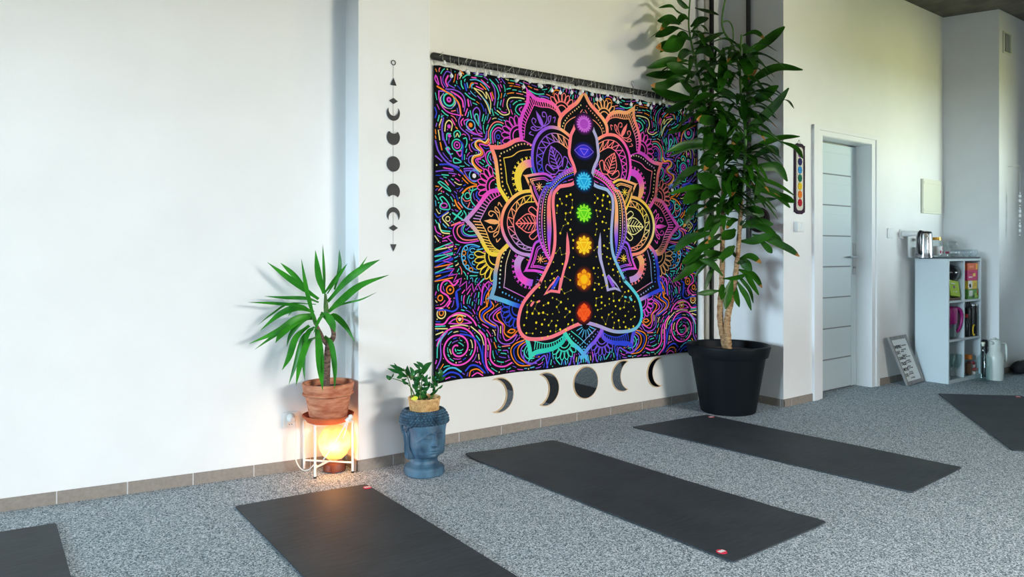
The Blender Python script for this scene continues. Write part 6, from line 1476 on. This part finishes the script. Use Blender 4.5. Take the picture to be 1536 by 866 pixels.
m = MB(); m.tube([(x, -.0, .062+.0625*(1 if abs(x) < .15 else .9)) for x in (-.15, -.05, .05, .15)], .004, 6); m.build('zip', M_steel, t, smooth=60)

# framed print leaning on the wall by the door
M_fr = mat('grey_wood_frame', lin(150, 148, 146), .5, noise=(20, lin(120, 116, 112), .3, .7), stretch=(1, 1, .2)); M_pap = mat('poster_paper', (.80, .83, .82, 1), .5); M_ink = mat('black_ink', (.02, .02, .022, 1), .7)
fa, fb = onZ(1358, 579), onZ(1386, 571); ta = onY(1330, 507, 3.118)
fw = .345; fh = .455
fb = Vector((fb.x, fb.y, 0)); fa = Vector((fa.x, fa.y, 0)); ux_ = Vector((.345, .03, 0)).normalized()
fa = Vector((6.142, 3.012, 0)); lean = (ta-fa); 
pr = thing('framed_print', 'framed motivational print leaning between the door and the shelf unit', 'framed print', fa)
uz_ = lean.normalized(); un = ux_.cross(uz_).normalized(); hgt = lean.length
def FP_(x, z, d): return tuple(ux_*x+uz_*z+un*d)
def slab(m, x0, z0, x1, z1, d0, d1): 
    vs_ = [FP_(x, z, d) for d in (d0, d1) for z in (z0, z1) for x in (x0, x1)]; m.add(vs_, [(0, 1, 3, 2), (4, 6, 7, 5), (0, 4, 5, 1), (2, 3, 7, 6), (0, 2, 6, 4), (1, 5, 7, 3)])
sgn = 1 if un.y < 0 else -1
fo = .03
m = MB(); 
slab(m, 0, 0, fw, fo, 0, sgn*.02); slab(m, 0, hgt-fo, fw, hgt, 0, sgn*.02); slab(m, 0, fo, fo*.8, hgt-fo, 0, sgn*.02); slab(m, fw-fo*.8, fo, fw, hgt-fo, 0, sgn*.02); m.build('frame', M_fr, pr, bevel=.002)
m = MB(); slab(m, fo*.8, fo, fw-fo*.8, hgt-fo, sgn*.004, sgn*.010); m.build('poster', M_pap, pr)
def textobj(s, size, x, z, parent, bold=0):
    cu = bpy.data.curves.new('lettering', 'FONT'); cu.body = s; cu.size = size; cu.extrude = .0003; cu.offset = bold; cu.align_x = 'LEFT'
    o = bpy.data.objects.new('lettering', cu); COL.objects.link(o); o.data.materials.append(M_ink)
    bpy.context.view_layer.update()
    dg = bpy.context.evaluated_depsgraph_get(); me = bpy.data.meshes.new_from_object(o.evaluated_get(dg)); bpy.data.objects.remove(o); bpy.data.curves.remove(cu)
    if not me.materials: me.materials.append(M_ink)
    wid = max(v.co.x for v in me.vertices)
    for v in me.vertices: v.co = Vector(FP_(x+v.co.x, z+v.co.y, sgn*(.0108+v.co.z)))
    o = bpy.data.objects.new('lettering', me); COL.objects.link(o); o.parent = parent; o['wide'] = 0; del o['wide']; return x+wid
rows = (('INSPIRE', 'yourself and', 'others daily'), ('EAT', 'well and', 'drink water'), ('DANCE', 'like no one', 'is watching'), ('TRUST', 'your heart', 'and soul'), ('MOVE', 'your body', 'every day'), ('DO', 'what makes', 'you happy'))
for k, (a, b, c_) in enumerate(rows):
    z = hgt-.105-k*(hgt-.12)/6.15
    xe = textobj(a, .038, .05, z, pr, .0012); textobj(b, .019, xe+.012, z+.012, pr); textobj(c_, .019, max(xe-.02, .13), z-.022, pr)

# added beads, standing in for bright light glints at the far right
t = thing('glint_string', 'added string of white beads standing in for light glints at the right edge of the photo', 'light glints', (onY(1530, 293, 2.70).x, 2.70, 0))
z1_, z0_ = onY(1530, 290, 2.70).z, onY(1530, 354, 2.70).z
m = MB(); m.cyl((0, 0, z0_), (0, 0, z1_+.25), .001, 6); m.tube([(0, 0, z1_+.25), (0, .105, z1_+.25)], .003, 6); m.build('glint_thread', M_wire, t)
k = 0; z = z1_
while z > z0_: 
    m = MB(); big = (k % 4) in (1, 2); m.sphere((0, 0, z), .011 if big else .007, 12, 8, sz=1.6 if big else 1); m.build('glint_bead', M_bulb, t, smooth=60); z -= .042 if big else .026; k += 1
bpy.context.view_layer.update()
